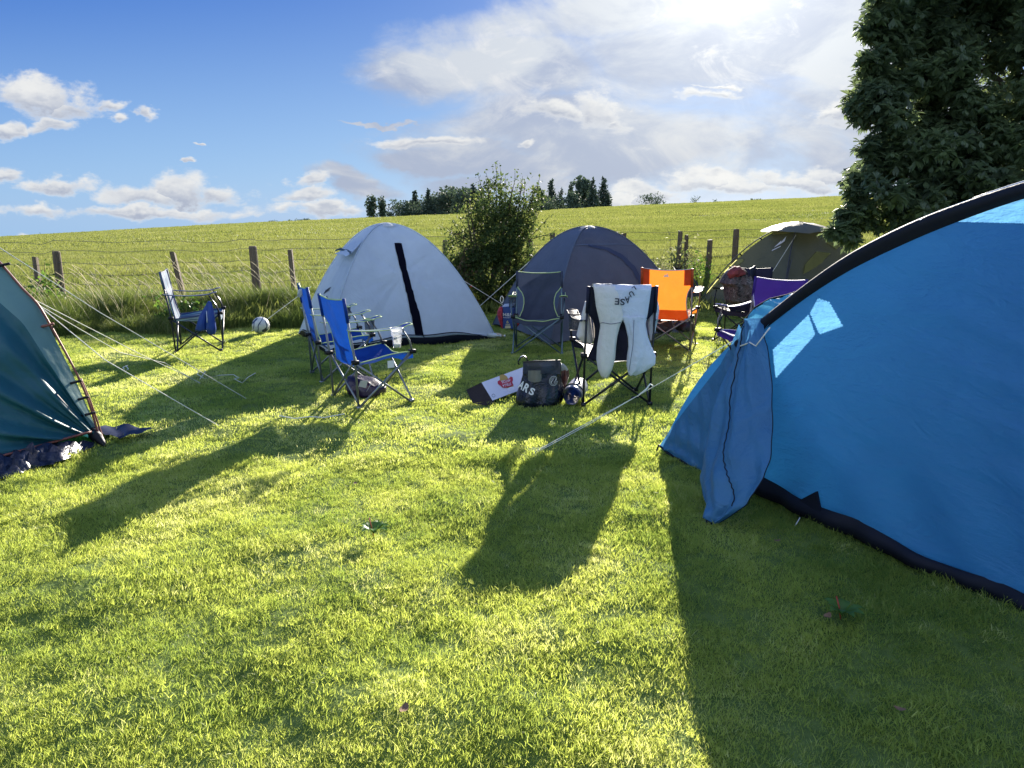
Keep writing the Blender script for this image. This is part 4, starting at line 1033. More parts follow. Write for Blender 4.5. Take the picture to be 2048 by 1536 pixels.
# ------------------------------------------------------------------ folding chairs
def build_chair(label, loc, face, cloth, trim, tube, sc=1.0, group='folding camping chairs', cup=1, top=None, seatcol=None, hcut=1.0, capcol=None, name='camping_chair', sag=.05, toprow=None):
    """face: compass-like heading (radians, 0 = +Y) the sitter looks towards"""
    K = thing(name, label, 'chair', loc, face, group, sc); r = .0095
    feet = MB
    hw = .265
    for s in (-1, 1):
        mb = MB(); mb.tube([(s*hw,-.22,.0),(s*hw,-.235,.4),(s*(hw-.005),-.30,.885)], r, 7); mb.box((s*hw,-.22,.012), (.035,.04,.024)); fin(mb, 'back_post', tube, K, False)
        mb = MB(); mb.tube([(s*hw,-.22,.01),(s*(hw+.012),.27,.42)], r, 6); fin(mb, 'crossed_leg', tube, K, False)
        mb = MB(); mb.tube([(s*(hw+.012),.245,.0),(s*(hw+.012),-.24,.38)], r, 6); mb.box((s*(hw+.012),.245,.012), (.035,.04,.024)); fin(mb, 'crossed_leg', tube, K, False)
        mb = MB(); mb.tube([(s*hw,.25+.012*s,.01),(-s*hw,.262+.012*s,.42)], r, 6); fin(mb, 'crossed_leg', tube, K, False)
        mb = MB(); mb.tube([(s*hw,-.215+.012*s,.01),(-s*hw,-.24+.012*s,.38)], r, 6); fin(mb, 'crossed_leg', tube, K, False)
        mb = MB(); mb.tube([(s*(hw+.012),.27,.41),(s*(hw+.03),.235,.52),(s*(hw+.03),.17,.625)], r*.9, 6); fin(mb, 'arm_post', tube, K, False)
        # armrest
        rows = []; ys = np.linspace(-.29,.25,14)
        for y in ys:
            q = (y+.29)/.54; w = .020+.022*sst(q,.3,.8); z = .645-.02*math.sin(math.pi*q)+.012*(q > .9)
            rows.append([(s*(hw+.02)+w*e, y, z-.006*abs(e)+.006) for e in (-1,-.5,0,.5,1)])
        mb = MB(); mb.grid(rows, 5, 14); a = fin(mb, 'armrest', cloth, K, False)
        mb = MB()
        for e in (0, 4): mb.tube([rw[e] for rw in rows], .0045, 5)
        mb.tube([rows[-1][k] for k in range(5)], .0045, 5); fin(mb, 'piping', trim, a, False)
    # seat
    nu, nv = 19, 15; rows = []
    for j in range(nv):
        q = j/(nv-1); y = -.20+.47*q; row = []
        w = .225+.05*abs(2*q-1)**1.6
        for i in range(nu):
            x = -1+2*i/(nu-1); z = .375+.05*q-sag*1.3*(1-x*x)*(1-.25*abs(2*q-1))-.02*math.sin(math.pi*q)*(1-abs(x))+.004*math.sin(9*x+7*q)
            if j == nv-1: z -= .0
            row.append((x*w, y-.015*(1-x*x)*(q > .98), z))
        rows.append(row)
    drop = [(x, y+.006, z-.055) for x, y, z in rows[-1]]
    mb = MB(); mb.grid(rows, nu, nv); mb.grid([rows[-1], drop], nu, 2); st = fin(mb, 'seat', seatcol or cloth, K, False)
    mb = MB(); mb.tube(rows[-1], .005, 5); mb.tube([rw[0] for rw in rows], .005, 5); mb.tube([rw[-1] for rw in rows], .005, 5); fin(mb, 'piping', trim, st, False)
    # corner webbing where seat meets tubes
    for s in (-1, 1):
        for y, z in ((.27,.425),(-.235,.385)):
            mb = MB(); mb.box((s*(hw+.006), y, z), (.045,.05,.03)); fin(mb, 'corner_joint', M['plastic_black'], K, False)
    # backrest, cut in at the waist
    zz = [.335,.39,.45,.52,.585,.64,.685,.72,.78,.84,.885]; ww = [.235,.215,.188,.176,.180,.200,.240,.262,.262,.262,.262]
    if hcut != 1.0: ww = [w+(.25-w)*(1-hcut) for w in ww]
    yy = [-.19,-.20,-.215,-.228,-.240,-.252,-.265,-.272,-.282,-.291,-.299]
    nv = 40; nu = 21; rows = []
    for j in range(nv):
        z = .335+(.885-.335)*j/(nv-1); w = np.interp(z, zz, ww); y0 = np.interp(z, zz, yy); q = j/(nv-1); row = []
        for i in range(nu):
            x = -1+2*i/(nu-1); tp = toprow(x) if toprow and q > .6 else 0
            row.append((x*w, y0-.035*(1-x*x)*(.4+.6*math.sin(math.pi*min(1, q+.15)))+.005*math.sin(8*x+12*q)*(1-x*x), z-(.018*(1-x*x)+tp)*q**3+(.0)))
        rows.append(row)
    mb = MB(); mb.grid(rows, nu, nv); bk = fin(mb, 'backrest', cloth, K, False)
    mb = MB(); mb.tube([rw[0] for rw in rows]+rows[-1]+[rw[-1] for rw in rows[::-1]], .0055, 5); fin(mb, 'piping', trim, bk, False)
    if capcol:       # corner pockets holding the post tops, and a band along the foot
        for s in (0, 1):
            mb = MB(); n3 = 5; idx = range(0, 4) if s == 0 else range(nu-4, nu)
            mb.grid([[np.array(rows[j][i])+[0,.007,0] for i in idx] for j in range(27, nv)], 4, nv-27); mb.grid([[np.array(rows[j][i])+[0,-.007,0] for i in idx] for j in range(27, nv)], 4, nv-27); fin(mb, 'corner_pocket', capcol, bk, False)
        mb = MB(); mb.grid([[np.array(rows[j][i])+[0,.007,0] for i in range(nu)] for j in range(0, 9)], nu, 9); fin(mb, 'lower_band', capcol, bk, False)
    for s in (-1, 1):  # sleeve over the post
        mb = MB(); mb.tube([(s*(hw-.004),-.276,.70),(s*(hw-.005),-.302,.89)], .014, 8); fin(mb, 'post_sleeve', capcol or cloth, bk, False)
    if cup:
        c = (cup*(hw+.02), .15, .64); mb = MB(); g_ = []
        for z, rr in ((.0,.044),(-.05,.043),(-.10,.041),(-.125,.038),(-.126,.002)):
            g_.append([(c[0]+rr*math.cos(a), c[1]+rr*math.sin(a), c[2]+z) for a in np.linspace(0, 6.283, 17)])
        mb.grid(g_, 17, 5); cc = fin(mb, 'cup_holder', MESH, K, False)
        mb = MB(); mb.tube([(c[0]+.045*math.cos(a), c[1]+.045*math.sin(a), c[2]) for a in np.linspace(0, 6.283, 17)], .005, 5, False); fin(mb, 'rim', trim, cc, False)
    return K
def mesh_mat():
    m, nt, out = newmat('black_mesh_net'); pr = N(nt, 'ShaderNodeBsdfPrincipled'); pr.inputs['Base Color'].default_value = (.03,.04,.06,1)
    pr.inputs['Alpha'].default_value = .55; nt.links.new(pr.outputs[0], out.inputs[0]); return m
MESH = mesh_mat()
royal = fabric('royal_blue_cloth', (.005,.05,.30), .32, .5, .25, 8, .08, spec=.3, fine=.3)
lime = solid('lime_piping', (.42,.55,.22), .6); aqua = solid('aqua_piping', (.25,.5,.55), .6)
slate = fabric('charcoal_cloth', (.035,.045,.075), .12, .6, .3, 8, .1, fine=.3)
navy = fabric('navy_cloth', (.008,.009,.028), .06, .6, .3, 8, .1, fine=.3)
orange = fabric('orange_cloth', (.80,.21,.025), .42, .5, .45, 7, .05, fine=.3)
rust = fabric('rust_orange_cloth', (.55,.09,.02), .4, .5, .3, 7, .06, fine=.3)
purple = fabric('purple_cloth', (.035,.010,.16), .12, .5, .3, 8, .08, fine=.3)
def stripe_mat():
    m, nt, out = newmat('striped_cloth'); tc = N(nt, 'ShaderNodeTexCoord'); sx = N(nt, 'ShaderNodeSeparateXYZ'); nt.links.new(tc.outputs['Object'], sx.inputs[0])
    mu = N(nt, 'ShaderNodeMath', operation='MULTIPLY'); nt.links.new(sx.outputs[0], mu.inputs[0]); mu.inputs[1].default_value = 11
    fr = N(nt, 'ShaderNodeMath', operation='FRACT'); nt.links.new(mu.outputs[0], fr.inputs[0])
    c = ramp(nt, fr.outputs[0], [(0,(.14,.20,.26)),(.22,(.14,.20,.26)),(.24,(.02,.05,.15)),(.62,(.02,.05,.15)),(.64,(.16,.30,.38)),(.86,(.16,.30,.38)),(.88,(.02,.05,.15)),(1,(.02,.05,.15))])
    r = nt.nodes[-1]; 
    pr = N(nt, 'ShaderNodeBsdfPrincipled'); nt.links.new(c, pr.inputs['Base Color']); pr.inputs['Roughness'].default_value = .7
    tr = N(nt, 'ShaderNodeBsdfTranslucent'); nt.links.new(c, tr.inputs[0]); ms = N(nt, 'ShaderNodeMixShader'); ms.inputs[0].default_value = .2
    nt.links.new(pr.outputs[0], ms.inputs[1]); nt.links.new(tr.outputs[0], ms.inputs[2]); nt.links.new(ms.outputs[0], out.inputs[0]); return m
striped = stripe_mat()
GRP = 'folding camping chairs'
c1 = build_chair('nearer bright blue camping chair, with a plastic cup in its arm, before the white tent', (-1.20,6.17,0), R(-55), royal, lime, M['steel'], 1.0, cup=-1)
def copy_tree(o, parent=None):
    c = o.copy(); COL.objects.link(c); c.parent = parent
    for ch in list(o.children): copy_tree(ch, c)
    return c
c2 = copy_tree(c1); c2.location = (-1.67,7.12,0); c2.rotation_euler = (0,0,R(-66)); c2['label'] = 'bright blue camping chair seen edge on, the further left of the two blue ones'
_loc[c2.name] = (np.array([-1.62,7.12,0]), R(-74), 1.0)
c3 = build_chair('striped pale blue and navy camping chair standing alone by the fence bank', (-3.68,8.72,0), R(-73), striped, solid('navy_piping', (.02,.04,.12), .6), M['navy_tube'], 1.03, cup=0)
c4 = build_chair('charcoal grey camping chair with lime piping facing the viewer, in front of the grey tent', (.30,8.55,0), R(176), slate, lime, solid('green_grey_tube', (.10,.15,.17), .4, .5), 1.0, cup=1)
c5 = build_chair('navy black camping chair seen from behind with two sweatshirts over its back', (.835,6.20,0), R(5), navy, navy, M['black_tube'], 1.10, cup=-1, hcut=.9)
c5.scale = (1.04,1.10,1.10)
c6 = build_chair('orange camping chair with rust red corners, right of the chair with sweatshirts', (1.84,8.75,0), R(-20), orange, solid('cream_piping', (.5,.45,.4), .6), M['tan_tube'], 1.07, cup=0, capcol=rust, hcut=.6)
c7 = build_chair('purple camping chair facing left, half hidden by the big blue tent', (2.39,7.18,0), R(131), purple, solid('pale_piping', (.45,.38,.55), .6), M['tan_tube'], 1.04, cup=0, hcut=.5)
c8 = build_chair('black camping chair with thin pale edging just behind the purple chair', (3.2,9.1,0), R(-115), navy, solid('cream_edge', (.6,.55,.45), .6), M['tan_tube'], 1.03, cup=0, hcut=.5)
c9 = build_chair('camping chair hidden under a camouflage jacket, in front of the olive tent', (2.88,9.35,0), R(150), navy, navy, M['black_tube'], 1.0, cup=0)
# emblem on the orange chair
def emb(a, b): return P(1322+11*a-5, 546-7*b, 8.42)
o = MB(); 
l, rz, sc_ = _loc[c6.name]
o.add([(-.03,-.318,.80),(-.012,-.318,.828),(-.003,-.318,.815),(.008,-.318,.838),(.03,-.318,.80)], [(0,1,2,3,4)]); 
o.v = [(x, -.334, z) for x, y, z in o.v]
bpy_e = fin(o, 'emblem', solid('pale_emblem', (.75,.6,.45), .6), c6, False, False)
# pink patch on the purple chair
mb = MB(); mb.grid([[(x, -.262-.034*(1-(x/.2)**2)*.9+.02, z) for x in np.linspace(-.17,.17,9)] for z in (.50,.56,.62,.66)], 9, 4); fin(mb, 'mesh_patch', fabric('pink_mesh', (.35,.06,.45), .5), c7, False)

# care labels under two seats
mb = MB(); mb.grid([[(x, .14+.003*math.sin(30*x), z) for x in (.0,.03,.06,.09)] for z in (.25,.30,.345)], 4, 3); mb.v = [(.262, y_+x_-.10, z_) for x_, y_, z_ in mb.v]; fin(mb, 'care_label', M['white_plastic'], c3, False)
mb = MB(); mb.grid([[(.236, y, z) for y in (.06,.09,.12)] for z in (.30,.36)], 3, 2); fin(mb, 'care_label', M['white_plastic'], c1, False)

# ------------------------------------------------------------------ clothing and bags (lofted from measured outlines)
def loft(rows, n=44, folds=.05, k=(5,9,13), seed=0, steps=48, fx=1.0, cap=True, sq=.85):
    """rows: (v, uL, uR, Y, depth) read top to bottom; a closed soft body at depth Y"""
    A = np.array(rows, float); g = np.random.default_rng(seed); ph = g.random(6)*6.28; G_ = []
    for x in np.linspace(0, len(rows)-1, steps):
        v, uL, uR, Yc, dp = [np.interp(x, range(len(rows)), A[:,i]) for i in range(5)]
        L, R_ = P(uL, v, Yc), P(uR, v, Yc); c = (L+R_)/2; h = (R_-L)/2; row = []
        for j in range(n):
            a = 2*math.pi*j/n; ca, sa = math.cos(a), math.sin(a)
            ex = math.copysign(abs(ca)**sq, ca); ey = math.copysign(abs(sa)**sq, sa)
            f = 1+folds*(math.sin(k[0]*a+x*.35+ph[0])+.7*math.sin(k[1]*a-x*.5+ph[1])+.5*math.sin(k[2]*a+x*.9+ph[2]))
            row.append(c+h*ex*(1+(f-1)*.3*fx)+np.array([0,dp/2*ey*f,0])+np.array([0,0,.004*math.sin(a*4+x)]))
        G_.append(row)
    mb = MB(); mb.grid(G_, n, steps, closeu=True)
    if cap:
        m_ = len(mb.v); mb.v.append(tuple(np.mean(G_[-1], 0))); b = (steps-1)*n; mb.f += [(b+j, b+(j+1) % n, m_) for j in range(n)]; mb.mi += [0]*n
        m_ = len(mb.v); mb.v.append(tuple(np.mean(G_[0], 0))); mb.f += [((j+1) % n, j, m_) for j in range(n)]; mb.mi += [0]*n
    return mb, G_
def seam(G_, row, K, mat, r=.003, a0=.5, a1=1.0):
    n = len(G_[0]); pts = [np.array(G_[row][j % n])+np.array([0,-.002,0]) for j in range(int(n*a0), int(n*a1)+1)]
    mb = MB(); mb.tube(pts, r, 4, False); return fin(mb, 'seam', mat, K)
cream = fabric('cream_jersey', (.66,.63,.58), .12, .85, .9, 6, .05, sheen=.3, fine=.5); greyj = fabric('grey_jersey', (.56,.60,.68), .12, .85, .9, 6, .05, sheen=.3, fine=.5)
seamc = solid('seam_dark', (.16,.16,.18), .9); seamg = solid('seam_grey', (.14,.16,.22), .9)  # dark lines along the sweatshirt seams
Yb = 5.80
K = thing('sweatshirt', 'cream sweatshirt draped over the left half of the navy chair back', 'clothing', tuple(P(1215,700,Yb)))
mb, g1 = loft([(568,1187,1216,Yb+.04,.03),(572,1186,1230,Yb+.01,.055),(585,1189,1238,Yb,.07),(610,1192,1244,Yb,.075),(635,1198,1248,Yb,.08),(650,1201,1240,Yb,.085),(670,1198,1235,Yb,.09),(695,1194,1232,Yb,.095),(720,1193,1230,Yb,.10),(740,1196,1224,Yb,.09),(752,1202,1218,Yb,.06),(756,1207,1213,Yb,.02)], folds=.05, seed=1)
fin(mb, 'sleeve', cream, K)
seam(g1, 20, K, seamc)
mb, g_ = loft([(604,1170,1176,6.0,.10),(630,1163,1180,6.0,.12),(660,1156,1184,6.0,.13),(672,1153,1186,6.0,.13),(684,1166,1187,6.0,.10)], seed=3, steps=20); fin(mb, 'hem', cream, K)
mb, g_ = loft([(568,1184,1224,Yb+.04,.04),(569,1184,1224,Yb+.10,.05),(574,1184,1228,Yb+.22,.05),(640,1186,1240,Yb+.22,.05),(700,1190,1240,Yb+.20,.05)], seed=3, steps=20); fin(mb, 'body', cream, K)
K = thing('sweatshirt', 'pale grey sweatshirt with dark upside down lettering, over the navy chair back', 'clothing', tuple(P(1270,700,Yb)))
mb, g2 = loft([(570,1222,1304,Yb+.03,.05),(578,1224,1303,Yb,.055),(600,1232,1300,Yb,.06),(625,1240,1296,Yb,.065),(645,1248,1292,Yb,.07)], folds=.05, seed=5, steps=30, cap=True)
fin(mb, 'body', greyj, K)
mb, g3 = loft([(632,1243,1292,Yb-.01,.07),(650,1250,1291,Yb-.01,.075),(675,1256,1296,Yb-.01,.085),(695,1257,1304,Yb-.01,.095),(712,1255,1312,Yb-.01,.10),(728,1254,1311,Yb-.01,.095),(742,1256,1290,Yb-.01,.07),(750,1258,1272,Yb-.01,.03)], folds=.06, seed=6); fin(mb, 'sleeve', greyj, K)
seam(g2, 26, K, seamg); 
mb = MB(); mb.tube([P(1268,640,Yb-.055), P(1266,690,Yb-.07), P(1258,742,Yb-.06)], .0025, 4); fin(mb, 'seam', seamg, K)
mb, g_ = loft([(573,1240,1304,Yb+.04,.04),(574,1240,1304,Yb+.12,.05),(578,1240,1306,Yb+.24,.05),(640,1240,1300,Yb+.24,.05)], seed=7, steps=18); fin(mb, 'inner_layer', greyj, K)
mb, g_ = loft([(595,1306,1314,6.0,.08),(615,1300,1318,6.0,.12),(640,1296,1315,6.0,.13),(665,1298,1309,6.0,.11),(680,1300,1306,6.0,.06)], seed=8, steps=20); fin(mb, 'hem', greyj, K)
# letters, turned upside down, along the shoulder: seen from the left E S A U L
for ch, u, v, rot, w, h in (('E',1234,603,.08,9,13),('S',1245,604,.05,9,13),('A',1255,600,-.10,10,14),('U',1263,588,-.5,9,11),('L',1268,577,-.6,7,8)):
    c_, s_ = math.cos(math.pi+rot), math.sin(math.pi+rot)
    def q(a, b, u=u, v=v, w=w, h=h, c_=c_, s_=s_):
        x, y = (a-.5)*w, (.5-b)*h; return P(u+x*c_-y*s_, v+x*s_+y*c_, Yb-.040)
    text_mesh(ch, q, 'lettering', ink, K, font_bold=.02)

# striped chair: blue bag hanging from the arm
K = thing('drawstring_bag', 'soft blue bag hanging from the arm of the striped chair', 'bag', tuple(P(412,640,8.45)))
sat = fabric('blue_satin', (.012,.055,.30), .15, .4, .5, 9, .1, spec=.6)
mb, g_ = loft([(603,416,420,8.47,.02),(615,409,421,8.47,.03),(630,400,414,8.46,.06),(648,394,413,8.46,.10),(660,391,413,8.46,.09),(662,396,408,8.46,.03)], seed=11, steps=24); fin(mb, 'pouch', sat, K)
mb, g_ = loft([(603,417,422,8.46,.02),(620,416,427,8.45,.05),(640,413,430,8.45,.09),(658,413,432,8.45,.10),(668,417,430,8.45,.05)], seed=12, steps=24); fin(mb, 'pouch', sat, K)
mb = MB(); mb.tube([P(413,622,8.40), P(414,640,8.38), P(414,645,8.38)], .004, 4); fin(mb, 'cord', M['white_plastic'], K)

# camouflage jacket
def camo_mat():
    m, nt, out = newmat('camouflage_cloth'); tc = N(nt, 'ShaderNodeTexCoord'); n = noise(nt, 14, 3, .7, tc.outputs['Object'], 1.2)
    c = ramp(nt, n.outputs[0], [(.0,(.012,.010,.010)),(.42,(.012,.010,.010)),(.47,(.10,.075,.07)),(.55,(.025,.03,.025)),(.62,(.20,.17,.17)),(.70,(.05,.035,.03))])
    pr = N(nt, 'ShaderNodeBsdfPrincipled'); pr.inputs['Roughness'].default_value = .8; nt.links.new(c, pr.inputs['Base Color']); nt.links.new(pr.outputs[0], out.inputs[0]); return m
K = thing('jacket', 'dark camouflage jacket with reddish collar over a chair before the olive tent', 'clothing', tuple(P(1480,570,9.2)))
cm = camo_mat()
mb, g_ = loft([(536,1465,1482,9.15,.2),(541,1456,1490,9.15,.3),(552,1449,1500,9.12,.36),(566,1442,1508,9.1,.4),(572,1450,1512,9.1,.4),(585,1451,1510,9.1,.4),(600,1452,1506,9.1,.38),(606,1456,1500,9.1,.3)], folds=.09, seed=14); fin(mb, 'body', cm, K)
mb, g_ = loft([(533,1468,1480,9.05,.12),(539,1460,1487,9.0,.16),(548,1455,1492,8.98,.14),(556,1458,1470,8.98,.06)], folds=.1, seed=15, steps=20); fin(mb, 'collar', solid('red_lining', (.16,.035,.035), .8, 0, .3, .5, 12, .4), K)

# ------------------------------------------------------------------ football
def ball():
    p = G(523,670); r = .112; c = np.array([p[0], p[1], r+.015])
    K = thing('football', 'white football with blue and red strokes lying by the bank', 'ball', tuple(c-[0,0,r]))
    m, nt, out = newmat('football_skin'); tc = N(nt, 'ShaderNodeTexCoord'); 
    wv = N(nt, 'ShaderNodeTexWave'); wv.inputs['Scale'].default_value = 3.1; wv.inputs['Distortion'].default_value = 9; wv.inputs['Detail'].default_value = 1; wv.inputs['Detail Scale'].default_value = 2.2
    nt.links.new(tc.outputs['Object'], wv.inputs['Vector']); n = noise(nt, 5, 2, .5, tc.outputs['Object'])
    c1_ = ramp(nt, wv.outputs['Fac'], [(0,(.01,.015,.06)),(.07,(.02,.10,.25)),(.11,(.78,.78,.74)),(1,(.78,.78,.74))])
    c2_ = ramp(nt, n.outputs[0], [(0,(.5,.03,.03)),(.30,(.5,.03,.03)),(.32,(.8,.8,.76)),(1,(.8,.8,.76))])
    mx = N(nt, 'ShaderNodeMix', data_type='RGBA', blend_type='MULTIPLY'); mx.inputs[0].default_value = 1; nt.links.new(c1_, mx.inputs[6]); nt.links.new(c2_, mx.inputs[7])
    vo = N(nt, 'ShaderNodeTexVoronoi', feature='DISTANCE_TO_EDGE'); vo.inputs['Scale'].default_value = 11; nt.links.new(tc.outputs['Object'], vo.inputs['Vector'])
    sm = ramp(nt, vo.outputs['Distance'], [(0,(0,0,0)),(.05,(1,1,1))]); b = N(nt, 'ShaderNodeBump'); b.inputs['Distance'].default_value = .004; nt.links.new(sm, b.inputs['Height'])
    pr = N(nt, 'ShaderNodeBsdfPrincipled'); pr.inputs['Roughness'].default_value = .4; nt.links.new(mx.outputs[2], pr.inputs['Base Color']); nt.links.new(b.outputs[0], pr.inputs['Normal']); nt.links.new(pr.outputs[0], out.inputs[0])
    mb = MB(); mb.grid([[c+r*np.array([math.sin(t)*math.cos(a), math.sin(t)*math.sin(a), math.cos(t)]) for a in np.linspace(0, 6.283, 33)] for t in np.linspace(0, math.pi, 20)], 33, 20)
    fin(mb, 'shell', m, K)
    mb = MB(); mb.tube([c+np.array([.03,-.104,.03]), c+np.array([.032,-.109,.032])], .004, 6); fin(mb, 'valve', ink, K)
ball()

# ------------------------------------------------------------------ plastic cup
def cup():
    l, rz, s_ = _loc[c1.name]; q = np.array([-.285,.15,.62]); cx = l+np.array([q[0]*math.cos(rz)-q[1]*math.sin(rz), q[0]*math.sin(rz)+q[1]*math.cos(rz), 0])
    c = P(794, 690, 5.86); zb = c[2]-.02; 
    K = thing('plastic_cup', 'clear ridged plastic cup standing in the arm of the nearer blue chair', 'cup', (c[0], c[1], zb))
    m, nt, out = newmat('clear_plastic'); t = N(nt, 'ShaderNodeBsdfTransparent'); t.inputs[0].default_value = (.95,.96,.97,1); gl = N(nt, 'ShaderNodeBsdfGlossy'); gl.inputs['Roughness'].default_value = .15
    df = N(nt, 'ShaderNodeBsdfTranslucent'); df.inputs[0].default_value = (.85,.87,.9,1); a = N(nt, 'ShaderNodeMixShader'); a.inputs[0].default_value = .5; nt.links.new(gl.outputs[0], a.inputs[1]); nt.links.new(df.outputs[0], a.inputs[2])
    b = N(nt, 'ShaderNodeMixShader'); b.inputs[0].default_value = .42; nt.links.new(t.outputs[0], b.inputs[1]); nt.links.new(a.outputs[0], b.inputs[2]); nt.links.new(b.outputs[0], out.inputs[0])
    g_ = []
    for z, r in ((.0,.001),(.0,.030),(.02,.032),(.06,.036),(.062,.0375),(.10,.041),(.102,.043),(.145,.047),(.15,.0495),(.155,.0495)):
        g_.append([(c[0]+r*math.cos(a_)*(1+.012*math.cos(12*a_)), c[1]+r*math.sin(a_), zb+z) for a_ in np.linspace(0, 6.283, 37)])
    mb = MB(); mb.grid(g_, 37, 10); fin(mb, 'wall', m, K)
    mb = MB(); mb.tube([(c[0]+.050*math.cos(a_), c[1]+.050*math.sin(a_), zb+.155) for a_ in np.linspace(0, 6.283, 33)], .0035, 6, False); fin(mb, 'rim', M['white_plastic'], K)
    mb = MB(); g_ = [[(c[0]+r*math.cos(a_), c[1]+r*math.sin(a_), zb+z) for a_ in np.linspace(0, 6.283, 21)] for z, r in ((.004,.026),(.03,.030),(.036,.02),(.034,.001))]; mb.grid(g_, 21, 4); fin(mb, 'dregs', solid('froth', (.6,.6,.55), .6, 0, .3, .5, 60), K)
cup()

# ------------------------------------------------------------------ beer carton
def carton():
    a, b, c, d = P(963,765,6.20), P(1050,733,6.62), P(1062,772,6.38), P(985,801,6.04)
    dep = np.array([.10,.22,-.01])
    K = thing('beer_carton', 'open white beer carton with upside down red label, left of the dark plastic bag', 'box', tuple((a+d)/2*[1,1,0]))
    card = solid('white_card', (.62,.62,.66), .45, 0, .4); brown = solid('dark_card', (.03,.022,.02), .7, 0, .2, .2, 20, .2)
    mb = MB(); mb.add([d, c, b, a, d+dep, c+dep, b+dep, a+dep], [(0,1,2,3)], 0); mb.add([d, c, b, a, d+dep, c+dep, b+dep, a+dep], [(3,2,6,7),(1,5,6,2),(4,7,6,5),(0,4,5,1)], 1)
    fin(mb, 'body', [card, solid('card_side', (.05,.04,.035), .6)], K, smooth=False)
    # open end: a dark flap bent forward to the left
    e, f = P(932,780,6.12), P(946,807,5.99)
    nrm = np.array([0,.004,0])
    # ragged white edge of the printed sheet
    mb = MB(); L = []
    top = [a, e]; bt = [d, f]
    rows = [[a*(1-t)+e*t+nrm for t in np.linspace(0, 1, 8)], [(a*(1-t)+e*t)*.5+(d*(1-t)+f*t)*.5+np.array([0,.012*math.sin(3*t),0]) for t in np.linspace(0, 1, 8)], [d*(1-t)+f*t+nrm for t in np.linspace(0, 1, 8)]]
    mb.grid(rows, 8, 3); 
    fin(mb, 'flap', brown, K, smooth=False)
    g_ = P(972,811,5.98); mb = MB(); mb.add([d, f, g_, d+np.array([.02,-.02,-.01])], [(0,1,2,3)]); fin(mb, 'flap', brown, K, smooth=False)
    mb = MB(); mb.add([a, e, e+dep*.8+[0,0,-.02], a+dep], [(0,1,2,3)]); fin(mb, 'flap', brown, K, smooth=False)
    # printed label on the face; s along a->b, t from bottom to top
    nn = np.cross(b-a, d-a); nn /= np.linalg.norm(nn); nn = -nn if np.dot(nn, np.array([0,0,CAMZ])-a) < 0 else nn
    def fp(u, v, off=.003):       # a point of the face seen at (u, v)
        dd = ray(u, v); O = np.array([0,0,CAMZ]); t = np.dot(a+nn*off-O, nn)/np.dot(dd, nn); return O+dd*t
    def poly(pts, name, col, off):
        mb = MB(); mb.add([fp(u, v, off) for u, v in pts], [tuple(range(len(pts)))]); fin(mb, name, col, K, smooth=False)
    redm = solid('label_red', (.42,.02,.03), .5); gold = solid('label_gold', (.42,.27,.05), .45)
    # bottle, upside down: brown-gold neck above, foaming base below
    poly([(999,751),(1003,749),(1008,749),(1013,752),(1017,758),(1000,762)], 'bottle_print', gold, .003)
    poly([(1011,769),(1024,766),(1029,775),(1029,780),(1017,783),(1014,777)], 'bottle_print', gold, .003)
    poly([(1014,777),(1021,774),(1028,773),(1029,779),(1024,781),(1017,783)], 'label_foam', white_ink, .0045)
    poly([(995,763),(999,760),(1003,763),(1018,757),(1021,753),(1025,754),(1026,760),(1024,764),(1027,770),(1022,773),(1009,776),(1004,774),(1000,770),(996,768)], 'label_print', redm, .0055)
    for (u0,v0,u1,v1,t) in ((1021.5,767.5,1004.5,771.8,'STELLA'),(1020.5,760.2,1003,764.6,'ARTOIS')):
        def q(s, t_, u0=u0, v0=v0, u1=u1, v1=v1): return fp(u0+(u1-u0)*s-1.2*t_*0, v0+(v1-v0)*s-5.2*(t_-1)*-1*-1-0, .0075)
        def q2(s, t_, u0=u0, v0=v0, u1=u1, v1=v1): return fp(u0+(u1-u0)*s+1.0*(t_), v0+(v1-v0)*s+5.0*(t_-.5), .0075)
        text_mesh(t, q2, 'lettering', white_ink, K, font_bold=.01)
    mb = MB(); mb.tube([fp(987+3.2*math.cos(t), 791+3*math.sin(t), .004) for t in np.linspace(0, 6.28, 14)], .0012, 4, False); fin(mb, 'recycling_mark', ink, K)
carton()

